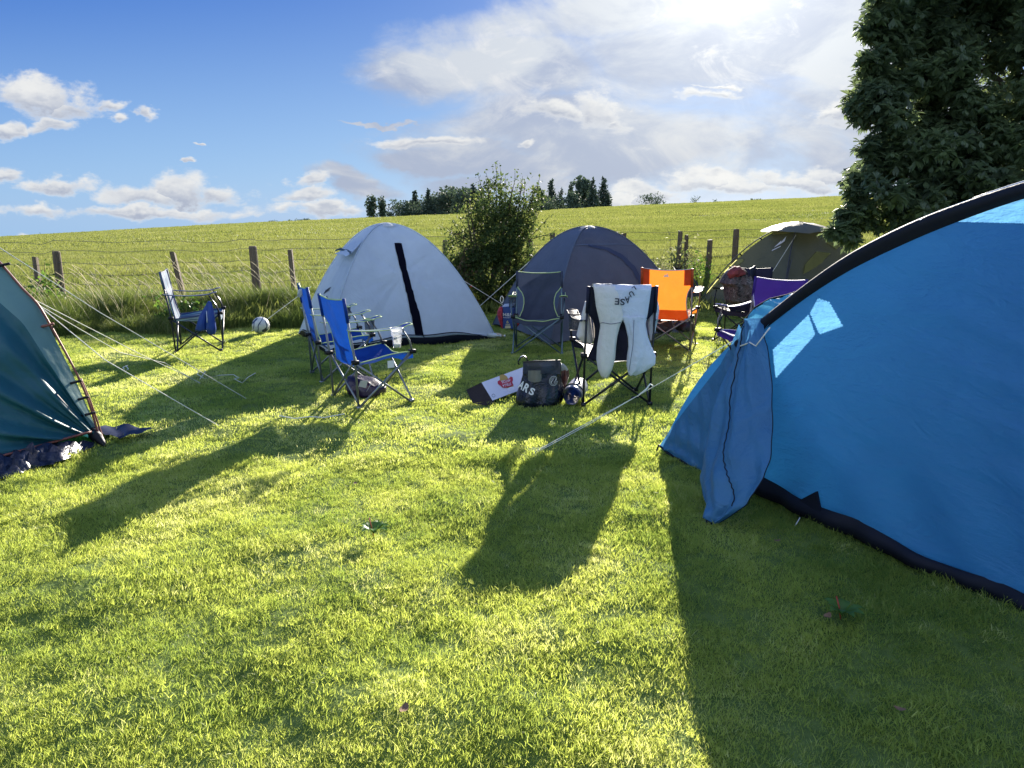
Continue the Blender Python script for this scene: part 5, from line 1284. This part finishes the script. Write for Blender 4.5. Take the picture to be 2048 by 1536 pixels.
# ------------------------------------------------------------------ dark plastic carrier
def carrier():
    K = thing('carrier_bag', 'dark navy plastic carrier bag with white lettering in front of the chair with sweatshirts', 'bag', tuple(G(1080,808)))
    pl = fabric('navy_polythene', (.005,.008,.020), .04, .25, .9, 7, .2, spec=.5)
    Yc = 6.02
    mb, g_ = loft([(725,1048,1122,Yc,.16),(735,1047,1123,Yc,.17),(750,1046,1122,Yc,.20),(770,1040,1126,Yc,.24),(788,1033,1127,Yc,.27),(800,1031,1124,Yc,.28),(810,1035,1118,Yc,.25),(813,1045,1108,Yc,.15)], folds=.10, seed=21, sq=1.0, k=(5,9,14), cap=True); fin(mb, 'sack', pl, K)
    # see-through upper part with pale things behind it
    mb = MB(); mb.grid([[P(1046+(1121-1046)*s, v+(-3*s if v < 730 else 0), Yc-.105+.012*math.sin(9*s+v)) for s in np.linspace(0,1,14)] for v in (724,735,748)], 14, 3); fin(mb, 'rim_panel', fabric('grey_translucent', (.03,.036,.055), .1, .35, .6, 9, .2, spec=.4), K)
    mb = MB(); mb.grid([[P(1056+(1083-1056)*s, v+4*math.sin(s*3)*(v > 750), Yc-.118+.01*math.sin(7*s)) for s in np.linspace(0,1,9)] for v in (741,748,755,761)], 9, 4); fin(mb, 'pale_contents', fabric('beige_behind_plastic', (.17,.165,.14), .1, .4, .3), K)
    mb = MB(); mb.tube([P(1046,724,Yc-.10), P(1080,722,Yc-.12), P(1121,720.5,Yc-.10)], .005, 5); fin(mb, 'rim', M['plastic_black'], K)
    # handle loop standing up at the left
    mb = MB(); pts = [P(1038,728,Yc), P(1036,722,Yc), P(1041,714,Yc), P(1047,711,Yc), P(1053,715,Yc), P(1057,724,Yc)]
    g2_ = []
    for i, p in enumerate(pts): g2_.append([p+np.array([0,-.03,0]), p+np.array([0,0,.004]), p+np.array([0,.03,0])])
    mb.grid(g2_, 3, 6); fin(mb, 'handle', M['white_plastic'], K)
    mb = MB(); mb.tube([p+np.array([0,-.03,0]) for p in pts], .006, 5); fin(mb, 'handle_edge', M['plastic_black'], K)
    for ch, u, v, rot, w, h in (('A',1043,770,.5,10,17),('R',1053,776,.5,11,17),('S',1064,783,.45,10,15)):
        c_, s_ = math.cos(rot), math.sin(rot)
        def q(a, b, u=u, v=v, w=w, h=h, c_=c_, s_=s_):
            x, y = (a-.5)*w, (.5-b)*h; return P(u+x*c_-y*s_, v+x*s_+y*c_, Yc-.150)
        text_mesh(ch, q, 'lettering', white_ink, K, font_bold=.035)
    # round pale crest further right
    for r_, w_ in ((9,.9),(6,.7)):
        mb = MB(); pts = [P(1107+r_*.85*math.cos(t)+2*math.sin(t), 762+r_*math.sin(t)-3*math.cos(t), Yc-.148) for t in np.linspace(.3, 5.9, 18)]; mb.tube(pts, .0028*w_*1.3, 4, False); fin(mb, 'crest', solid('crest_%d' % r_, (.35,.36,.33), .5), K)
    mb = MB(); mb.tube([P(1102,766,Yc-.15), P(1107,757,Yc-.15), P(1108,766,Yc-.15), P(1113,757,Yc-.15)], .003, 4, False); fin(mb, 'crest', white_ink, K)
    # things sticking out of the right side
    K2 = thing('snack_packet', 'reddish brown packets stuffed beside the dark carrier bag', 'packet', tuple(P(1130,760,6.1)))
    mb, g_ = loft([(733,1122,1128,6.12,.06),(740,1122,1137,6.12,.10),(752,1122,1138,6.12,.12),(768,1122,1133,6.12,.14),(785,1120,1127,6.12,.12)], folds=.1, seed=24, steps=24)
    fin(mb, 'wrapper', solid('foil_brown', (.16,.05,.03), .35, 0, .6, .8, 25, .8), K2)
    mb, g_ = loft([(728,1121,1126,6.10,.05),(734,1120,1133,6.10,.07),(740,1122,1136,6.10,.06)], folds=.12, seed=25, steps=12); fin(mb, 'paper', solid('white_foil', (.6,.58,.5), .4, 0, .5, .8, 25, .2), K2)
    # rolled blue mat
    p = P(1141,789,6.0); K3 = thing('rolled_mat', 'rolled blue mat with a white cover beside the leg of the navy chair', 'mat', (p[0], p[1], 0))
    mb = MB(); c = np.array([p[0], 5.93, .075+.005]); ax = np.array([.25,1,0]); ax /= np.linalg.norm(ax); sx = np.array([ax[1], -ax[0], 0])
    bl = fabric('blue_mat', (.02,.09,.36), .1, .3, .6, 20, .3, spec=.6)
    spir = []
    for t in np.linspace(0, 6.28*4.5, 120):
        r_ = .008+.068*t/(6.28*4.5); spir.append([c+sx*r_*math.cos(t)+np.array([0,0,1])*r_*math.sin(t)*(1+.02*math.sin(5*t))+ax*(-.012*math.cos(t*.8)), c+sx*r_*math.cos(t)+np.array([0,0,1])*r_*math.sin(t)+ax*.38])
    mb.grid(spir, 2, 120); fin(mb, 'roll', bl, K3)
    mb = MB(); g_ = [[c+ax*(.03+.36*q)+(sx*math.cos(a)+np.array([0,0,1])*math.sin(a))*(.081+.003*math.sin(6*a+9*q)) for a in np.linspace(-.5, 3.0, 20)] for q in np.linspace(0, 1, 6)]; mb.grid(g_, 20, 6)
    fin(mb, 'cover', fabric('white_cover', (.62,.66,.72), .3, .3, .6, 12, .1, spec=.5), K3)
    mb = MB(); mb.tube([c+ax*.10+(sx*math.cos(a)+np.array([0,0,1])*math.sin(a))*.086 for a in np.linspace(-.3, 2.8, 14)], .006, 5); fin(mb, 'strap', M['plastic_black'], K3)
carrier()

# ------------------------------------------------------------------ bag of drinks by the white tent
def food_bag():
    K = thing('shopping_bag', 'blue and red food store bag with white lettering beneath the arm of the grey chair', 'bag', tuple(G(1012,657)))
    Yc = 9.15; blue = solid('bag_blue', (.012,.05,.22), .45, 0, .5, .15, 14, .1); redm = fabric('bag_red_white', (.45,.05,.07), .2, .5, .4, 30, .6)
    a, b, c, d = P(1003,657,Yc), P(1027,657,Yc), P(1026,612,Yc), P(1004,614,Yc)
    dp = np.array([.03,.16,0])
    mb = MB(); mb.add([a,b,c,d,a+dp,b+dp,c+dp,d+dp], [(0,1,2,3),(1,5,6,2),(5,4,7,6),(4,0,3,7)]); fin(mb, 'front', blue, K, smooth=False)
    mb, g_ = loft([(614,999,1006,Yc+.03,.10),(625,994,1006,Yc+.03,.16),(637,996,1006,Yc+.03,.16),(648,1000,1006,Yc+.03,.16),(656,1003,1006,Yc+.03,.12)], folds=.08, seed=31, steps=18); fin(mb, 'side', redm, K)
    mb, g_ = loft([(628,1026,1034,Yc+.05,.10),(636,1026,1043,Yc+.05,.14),(645,1026,1042,Yc+.05,.14),(652,1026,1036,Yc+.05,.12),(656,1026,1032,Yc+.05,.08)], folds=.08, seed=32, steps=18); fin(mb, 'side', redm, K)
    mb = MB(); mb.add([d+[0,0,.0], c, c+dp+[0,0,.02], d+dp+[0,0,.02]], [(0,1,2,3)]); fin(mb, 'top_edge', fabric('bag_top_white', (.55,.6,.68), .3), K, smooth=False)
    f = lambda u0, u1, v0, v1: [P(u0,v1,Yc-.012), P(u1,v1,Yc-.012), P(u1,v0,Yc-.012), P(u0,v0,Yc-.012)]
    text_mesh('M&S', f(1006,1024,626,632.5), 'lettering', white_ink, K, font_bold=.01)
    text_mesh('FOOD', f(1010,1019.5,634,636.4), 'lettering', white_ink, K)
    for u0, u1 in ((1006.5,1009),(1020.5,1023.5)):
        mb = MB(); q = f(u0, u1, 634.8, 635.4); mb.add(q, [(0,1,2,3)]); fin(mb, 'rule', white_ink, K, smooth=False)
    text_mesh('6', f(1013,1017,641,646.5), 'lettering', solid('gold_print', (.6,.5,.2), .5), K, font_bold=.02)
    mb = MB()
    for v0, v1 in ((648,649),(650,651)): mb.add(f(1011,1020,v0,v1), [(0,1,2,3)])
    mb.add(f(1010,1021,652,656.5), [(0,1,2,3)]); fin(mb, 'small_print', solid('pale_gold_print', (.55,.5,.3), .5), K, smooth=False)
    for i, (u, v, lb, cl_) in enumerate(((990,650,'pale bottle lying left of the food bag, nearest the white tent',(.45,.5,.5)),(998,652,'amber topped bottle lying against the left side of the food bag',(.5,.38,.2)))):
        p = P(u, v, 9.4); B = thing('bottle', lb, 'bottle', tuple(p-[0,0,.04]), group='bottles beside the food bag')
        mb = MB(); q0 = np.array([p[0]-.09, p[1]+.05, .045]); dr = np.array([.16,-.08,0]); mb.tube([q0, q0+dr*.6, q0+dr*.75, q0+dr*1.0], [.033,.033,.014,.013], 10); fin(mb, 'glass', solid('bottle_glass_%d' % i, cl_, .15, 0, .8), B)
        mb = MB(); mb.tube([q0+dr*.98, q0+dr*1.06], .015, 8); fin(mb, 'cap', M['white_plastic'], B)
food_bag()

# ------------------------------------------------------------------ bag under the nearer blue chair
def under_bag():
    K = thing('paper_bag', 'dark purple bag with a pale label lying under the nearer blue chair', 'bag', tuple(G(732,788)))
    Yc = 6.35
    pm = solid('plum_plastic', (.022,.010,.04), .35, 0, .5, .7, 12, .2)
    mb, g_ = loft([(752,696,716,Yc,.12),(758,694,748,Yc,.22),(766,692,764,Yc,.28),(775,692,772,Yc,.30),(784,697,772,Yc,.30),(791,712,762,Yc,.26),(793,718,750,Yc,.16)], folds=.05, seed=41); fin(mb, 'sack', pm, K)
    mb = MB(); mb.add([P(721,761,Yc-.172), P(736,761,Yc-.172), P(732,776,Yc-.172), P(717,773,Yc-.172)], [(0,1,2,3)]); fin(mb, 'paper_label', solid('label_paper', (.5,.5,.45), .6), K, smooth=False)
    mb = MB()
    for k in range(5): 
        u0 = 754+k*3; mb.tube([P(u0,778-k,Yc-.165), P(u0+4,768-k,Yc-.165)], .0022, 4)
    mb.tube([P(733,784,Yc-.172), P(744,763,Yc-.172)], .0015, 4); fin(mb, 'print', white_ink, K)
under_bag()
# things on and under the other chairs
def small_items():
    K = thing('towel', 'crumpled white towel on the top of the further blue chair', 'towel', tuple(P(600,584,7.2)))
    mb, g_ = loft([(578,600,606,7.0,.05),(582,596,607,7.0,.08),(588,595,608,7.0,.08),(594,596,602,7.0,.05)], folds=.12, seed=50, steps=16); fin(mb, 'cloth', fabric('white_towel', (.7,.72,.68), .4), K)
    K = thing('rucksack', 'black rucksack with white edging on the grass under the orange chair', 'bag', tuple(G(1325,665)))
    mb, g_ = loft([(634,1312,1338,8.95,.16),(640,1308,1342,8.95,.24),(650,1306,1346,8.95,.28),(658,1308,1346,8.95,.30),(664,1314,1340,8.95,.22)], folds=.09, seed=51, steps=30); fin(mb, 'body', solid('black_nylon', (.02,.022,.03), .5, 0, .5, .8, 14, .3), K)
    mb = MB(); mb.tube([P(1311,645,8.78), P(1320,647,8.74), P(1333,642,8.76), P(1340,633,8.82), P(1337,632,8.85), P(1318,633,8.9)], .006, 5); fin(mb, 'edging', M['white_plastic'], K)
    mb = MB(); mb.tube([P(1309,655,8.75), P(1325,664,8.68), P(1338,655,8.74), P(1330,650,8.74)], .007, 5); fin(mb, 'strap', M['plastic_black'], K)
    K = thing('jacket', 'crumpled dark coat with grey lining on the grass right of the orange chair', 'clothing', tuple(G(1370,658)))
    mb, g_ = loft([(622,1362,1370,9.1,.14),(632,1358,1374,9.1,.22),(642,1354,1380,9.1,.30),(650,1350,1389,9.05,.36),(657,1350,1386,9.05,.36),(661,1356,1382,9.05,.25)], folds=.12, seed=52, steps=34); fin(mb, 'coat', solid('black_coat', (.025,.027,.035), .6, 0, .4, .9, 10, .5), K)
    mb, g_ = loft([(626,1361,1370,8.92,.06),(634,1359,1374,8.9,.08),(643,1358,1378,8.88,.06)], folds=.14, seed=53, steps=14); fin(mb, 'lining', solid('grey_lining', (.35,.36,.38), .5, 0, .4, .9, 18, .4), K)
    # broad leafed weeds pressed into the lawn
    for i, (u, v, lb) in enumerate(((748,1082,'flat broad leafed weed with a red stalk in the mown grass, left of centre'),(1680,1250,'broad leafed weed in the shaded grass near the bottom right'))):
        p = G(u, v); K = thing('weed', lb, 'plant', tuple(p)); mb = MB(); g = random.Random(i)
        for k in range(9):
            a = k*.7+g.uniform(-.2,.2); L = g.uniform(.05,.085); d = np.array([math.cos(a), math.sin(a), 0]); s_ = np.array([-d[1], d[0], 0])
            pts = []; 
            for q, w in ((0,.003),(.3,.012),(.6,.017),(.85,.010),(1,.001)):
                c = p+d*L*q+np.array([0,0,.035+.05*math.sin(q*2.2)*.8]); pts.append([c-s_*w+[0,0,.004], c, c+s_*w+[0,0,.004]])
            mb.grid(pts, 3, 5)
        fin(mb, 'leaf_rosette', leafmat('weed_leaf_%d' % i, (.05,.13,.02), (.13,.24,.04), .4, .4, 1.4), K)
        mb = MB(); mb.tube([p+[0,0,.02], p+[-.01,.0,.07], p+[-.02,.01,.11]], .0025, 4); fin(mb, 'stalk', solid('red_stalk_%d' % i, (.35,.03,.02), .6), K)
    # dead leaves on the lawn
    lm = solid('dead_leaf', (.20,.12,.07), .8, 0, .2, .4, 40, .3)
    for i, (u, v, lb) in enumerate(((1552,1103,'curled pinkish dead leaf on the shaded grass beside the big blue tent'),(810,1468,'pale brown dead leaf in the grass at the bottom, left of centre'),(1795,1452,'small dead leaf in the shaded grass near the bottom right corner'),(1652,1258,'brown dead leaf beside the weed in the shaded grass'),(712,985,'tiny pale dead leaf in the sunlit grass left of centre'))):
        p = G(u, v)+np.array([0,0,.05]); mb = MB(); a = i*1.3; r_ = .012+.004*(i % 2)
        mb.grid([[p+np.array([(x*math.cos(a)-y*math.sin(a)*(1-x*x*.8)), (x*math.sin(a)+y*math.cos(a)*(1-x*x*.8)), .3*x*x+.25*y*y])*r_*1.4 for x in np.linspace(-1,1,7)] for y in (-.6,-.2,.2,.6)], 7, 4)
        o = fin(mb, 'dead_leaf', lm); tag(o, lb, 'leaf', 'dead leaves on the lawn')
small_items()

# ------------------------------------------------------------------ sky
def world():
    w = bpy.data.worlds.new('World'); scene.world = w; w.use_nodes = True; nt = w.node_tree; nt.nodes.clear()
    L = nt.links
    def link(a, s):
        if isinstance(a, (int, float)): s.default_value = a
        else: L.new(a, s)
    def m(op, a, b=0.0, c=None):
        n = nt.nodes.new('ShaderNodeMath'); n.operation = op; link(a, n.inputs[0]); link(b, n.inputs[1])
        if c is not None: link(c, n.inputs[2])
        return n.outputs[0]
    def ss(x, a, b):
        n = nt.nodes.new('ShaderNodeMapRange'); n.interpolation_type = 'SMOOTHSTEP'; link(x, n.inputs[0]); n.inputs[1].default_value = a; n.inputs[2].default_value = b
        return n.outputs[0]
    tc = nt.nodes.new('ShaderNodeTexCoord'); sx = nt.nodes.new('ShaderNodeSeparateXYZ'); L.new(tc.outputs['Generated'], sx.inputs[0])
    x, y, z = sx.outputs
    # azimuth and elevation coordinates around the northward half of the sky
    ya = m('MAXIMUM', m('ABSOLUTE', y), .15)
    a, b = m('DIVIDE', x, ya), m('DIVIDE', z, ya)
    front = ss(y, .0, .2)
    cv = nt.nodes.new('ShaderNodeCombineXYZ'); L.new(a, cv.inputs[0]); L.new(m('MULTIPLY', b, 1.8), cv.inputs[1])
    def nz(s, d, r, off=0, dist=0.0, vec=None):
        mp = nt.nodes.new('ShaderNodeMapping'); mp.inputs['Location'].default_value = (off, off*.7, off*.3); L.new(vec or cv.outputs[0], mp.inputs[0])
        n = nt.nodes.new('ShaderNodeTexNoise'); n.inputs['Scale'].default_value = s; n.inputs['Detail'].default_value = d; n.inputs['Roughness'].default_value = r; n.inputs['Distortion'].default_value = dist
        L.new(mp.outputs[0], n.inputs['Vector']); return n.outputs[0]
    n_c = nz(11, 9, .62, 1.0, .3); n_b = nz(24, 7, .65, 5.0); n_w = nz(3.0, 8, .60, 9.0, .9)
    n_cx = nz(13, 5, .6, 14.0)
    nn_ = m('SUBTRACT', n_c, .5)
    wa, wb = nz(7, 5, .6, 31.0), nz(7, 5, .6, 47.0)
    a2 = m('MULTIPLY_ADD', m('SUBTRACT', wa, .5), .16, a); b2 = m('MULTIPLY_ADD', m('SUBTRACT', wb, .5), .07, b)
    def blob(u, v, ru, rv, rot=0.0):
        a0, b0 = E(u, v); a1 = E(u+ru, v)[0]; b1 = E(u, v-rv)[1]; ra, rb = abs(a1-a0), abs(b1-b0)
        da, db = m('SUBTRACT', a2, a0), m('SUBTRACT', b2, b0)
        if rot:
            c, s = math.cos(rot), math.sin(rot)
            da, db = m('ADD', m('MULTIPLY', da, c), m('MULTIPLY', db, s)), m('SUBTRACT', m('MULTIPLY', db, c), m('MULTIPLY', da, s))
        da, db = m('DIVIDE', da, ra), m('DIVIDE', db, rb)
        return m('SQRT', m('ADD', m('MULTIPLY', da, da), m('MULTIPLY', db, db))), db
    # --- cumulus: hard, bright edged puffs
    cum = [(60,195,150,42,-.12),(120,215,95,34,-.1),(0,250,28,28,0),(195,222,32,14,0),(222,246,28,11,0),(276,234,36,14,-.3),(385,380,120,38,0),(300,395,120,26,0),(450,385,60,30,0),(120,370,80,20,0),(20,355,45,18,0),
           (240,425,330,18,0),(590,375,50,16,.1),(605,400,60,18,0),(660,425,110,16,0),(1190,215,90,52,-.35),(1090,222,95,28,0),(1215,235,38,20,0),(1425,190,52,14,.05),(1440,172,30,6,0),(1260,213,14,8,0),
           (1060,285,32,10,.1),(1690,225,80,45,.2),(1660,235,40,26,0),(1400,368,150,22,0),(1280,385,90,28,0),(1600,362,110,20,0),(1680,352,60,18,0),(1500,375,120,20,0),(1250,400,110,20,0),(850,282,115,14,.04),(75,245,60,20,0),(410,279,22,4,0),(365,325,18,5,0),(75,465,60,6,0)]
    mx = None; und = None
    for cc in cum:
        r, db = blob(*cc); v = m('SUBTRACT', 1.0, r)
        if mx is None: und = db
        else:
            gt = m('GREATER_THAN', v, mx); und = m('MULTIPLY_ADD', gt, m('SUBTRACT', db, und), und)
        mx = v if mx is None else m('MAXIMUM', mx, v)
    f = m('MULTIPLY_ADD', nn_, 2.6, mx); f = m('MULTIPLY_ADD', m('SUBTRACT', n_b, .5), 1.3, f)
    cmask = m('MULTIPLY', ss(f, -.08, .60), front)
    thick = ss(f, .25, 1.15)
    # --- high veil spreading from centre to right
    veil = [(1060,130,300,95,.10),(900,150,190,60,.05),(1350,120,420,150,0),(1250,20,400,90,.1),(1600,60,420,180,0),(1000,330,260,60,-.05),(1300,300,480,110,0),(1150,240,330,90,0),(900,290,150,22,.05),(860,340,120,25,-.2),(1000,375,170,22,0),(1750,200,400,220,0),(760,249,90,5,0),(700,375,110,26,-.2)]
    vx = None
    for cc in veil:
        r, db = blob(*cc); v = m('SUBTRACT', 1.0, r); vx = v if vx is None else m('MAXIMUM', vx, v)
    vf = m('MULTIPLY_ADD', m('SUBTRACT', n_w, .5), 1.9, vx); vf = m('MULTIPLY_ADD', nn_, .35, vf)
    vmask = m('MULTIPLY', m('MULTIPLY', ss(vf, -.12, .55), .93), front)
    streak = nz(6, 7, .6, 21.0, .5)
    # --- broken cloud added behind the viewer, unseen, brightened to fill the shade
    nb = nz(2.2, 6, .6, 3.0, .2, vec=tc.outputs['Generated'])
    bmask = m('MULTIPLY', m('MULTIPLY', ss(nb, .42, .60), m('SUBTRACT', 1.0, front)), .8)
    # --- base sky
    sky = nt.nodes.new('ShaderNodeTexSky'); sky.sky_type = 'NISHITA'; sky.sun_disc = False; sky.sun_elevation = SUN_EL; sky.sun_rotation = SUN_AZ
    sky.air_density = 1.0; sky.dust_density = .35; sky.ozone_density = 3.0
    def mixc(fac, c1, c2, mode='MIX'):
        n = nt.nodes.new('ShaderNodeMix'); n.data_type = 'RGBA'; n.blend_type = mode; n.clamp_factor = True; link(fac, n.inputs[0])
        for k, cc in ((6, c1), (7, c2)):
            if isinstance(cc, tuple): n.inputs[k].default_value = (*cc, 1)
            else: L.new(cc, n.inputs[k])
        return n.outputs[2]
    # angle to the sun
    dt = nt.nodes.new('ShaderNodeVectorMath'); dt.operation = 'DOT_PRODUCT'; nrm = nt.nodes.new('ShaderNodeVectorMath'); nrm.operation = 'NORMALIZE'
    L.new(tc.outputs['Generated'], nrm.inputs[0]); L.new(nrm.outputs[0], dt.inputs[0]); dt.inputs[1].default_value = tuple(SUN)
    ang = m('ARCCOSINE', m('MINIMUM', dt.outputs['Value'], .99999))
    # direction coloured base: deep blue overhead, paler to the horizon, sitting on the physical sky
    BL = tuple(q/SKYS/KE for q in lin((44,106,200))); HZ = tuple(q/SKYS/KE for q in lin((146,188,232)))
    grad = mixc(ss(b, -.03, .36), HZ, BL)
    base = mixc(SKYMIX, sky.outputs[0], grad)
    def K_(c, k=1.0): return tuple(q*k/SKYS/KE for q in lin(c))
    glow = m('EXPONENT', m('MULTIPLY', ang, -5.0)); glow2 = m('EXPONENT', m('MULTIPLY', ang, -12.5))
    vcol = mixc(m('MULTIPLY', ss(streak, .38, .62), 1.0), K_((168,180,206)), K_((212,218,226)))
    wisp = m('MULTIPLY', ss(nz(9, 9, .68, 27.0, 1.2), .50, .72), .75)
    vcol = mixc(wisp, vcol, K_((238,238,238)))
    low = ss(b, .03, .22)
    vcol = mixc(low, mixc(ss(streak, .45, .7), K_((172,182,204)), K_((222,222,222))), vcol)
    c0 = mixc(vmask, base, vcol)
    ug = m('MULTIPLY', ss(m('MULTIPLY_ADD', nn_, 2.2, und), .35, -.75), ss(f, .10, .75))
    ccol = mixc(m('MAXIMUM', m('MULTIPLY', thick, m('MULTIPLY', ss(n_cx, .42, .62), .6)), ug), K_((240,240,238)), K_((152,164,190)))
    ccol = mixc(ss(n_b, .35, .65), mixc(.25, ccol, K_((190,198,214))), ccol)
    c1 = mixc(m('MULTIPLY', cmask, .95), c0, ccol)
    c1 = mixc(bmask, c1, K_((215,226,242), 2.9))  # added back cloud, brightened as fill for the shaded sides
    # aureole of the sun behind thin cloud
    add = nt.nodes.new('ShaderNodeMix'); add.data_type = 'RGBA'; add.blend_type = 'ADD'; add.inputs[0].default_value = 1; L.new(c1, add.inputs[6])
    gl = nt.nodes.new('ShaderNodeMix'); gl.data_type = 'RGBA'; gl.blend_type = 'MIX'; L.new(glow2, gl.inputs[0]); gl.inputs[6].default_value = (0,0,0,1); gl.inputs[7].default_value = (1.25/SKYS/KE,1.22/SKYS/KE,1.05/SKYS/KE,1)
    gm = nt.nodes.new('ShaderNodeMix'); gm.data_type = 'RGBA'; gm.blend_type = 'ADD'; gm.inputs[0].default_value = 1; L.new(gl.outputs[2], gm.inputs[6])
    g3 = nt.nodes.new('ShaderNodeMix'); g3.data_type = 'RGBA'; L.new(m('MULTIPLY', glow, 1.0), g3.inputs[0]); g3.inputs[6].default_value = (0,0,0,1); g3.inputs[7].default_value = (.15/SKYS/KE,.15/SKYS/KE,.12/SKYS/KE,1)
    L.new(g3.outputs[2], gm.inputs[7]); L.new(gm.outputs[2], add.inputs[7])
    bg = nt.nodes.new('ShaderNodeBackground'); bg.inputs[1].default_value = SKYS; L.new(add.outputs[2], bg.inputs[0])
    out = nt.nodes.new('ShaderNodeOutputWorld'); L.new(bg.outputs[0], out.inputs[0])
    w.cycles.sampling_method = 'MANUAL'; w.cycles.sample_map_resolution = 1024
SKYS = .12; SKYMIX = .955
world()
sd = bpy.data.lights.new('sun', 'SUN'); sd.energy = 5.0; sd.angle = R(.6); sd.color = (1.0,.92,.80)
so = bpy.data.objects.new('sun', sd); COL.objects.link(so); so.rotation_euler = Vector(-SUN).to_track_quat('-Z', 'Y').to_euler(); so.location = (5, 20, 12)

# ------------------------------------------------------------------ camera and render settings
cd = bpy.data.cameras.new('camera'); cd.sensor_width = 36; cd.lens = F/2048*36; cd.clip_end = 5000; cd.clip_start = .05
co = bpy.data.objects.new('camera', cd); COL.objects.link(co); co.location = (0,0,CAMZ); co.rotation_euler = (math.pi/2-PITCH, 0, 0)
scene.camera = co
scene.view_settings.view_transform = 'Standard'; scene.view_settings.look = 'None'; scene.view_settings.exposure = EXPO; scene.view_settings.gamma = 1
cy = scene.cycles; cy.max_bounces = 7; cy.diffuse_bounces = 3; cy.glossy_bounces = 2; cy.transmission_bounces = 4; cy.transparent_max_bounces = 8
cy.use_denoising = True; cy.caustics_reflective = False; cy.caustics_refractive = False; cy.sample_clamp_indirect = 6
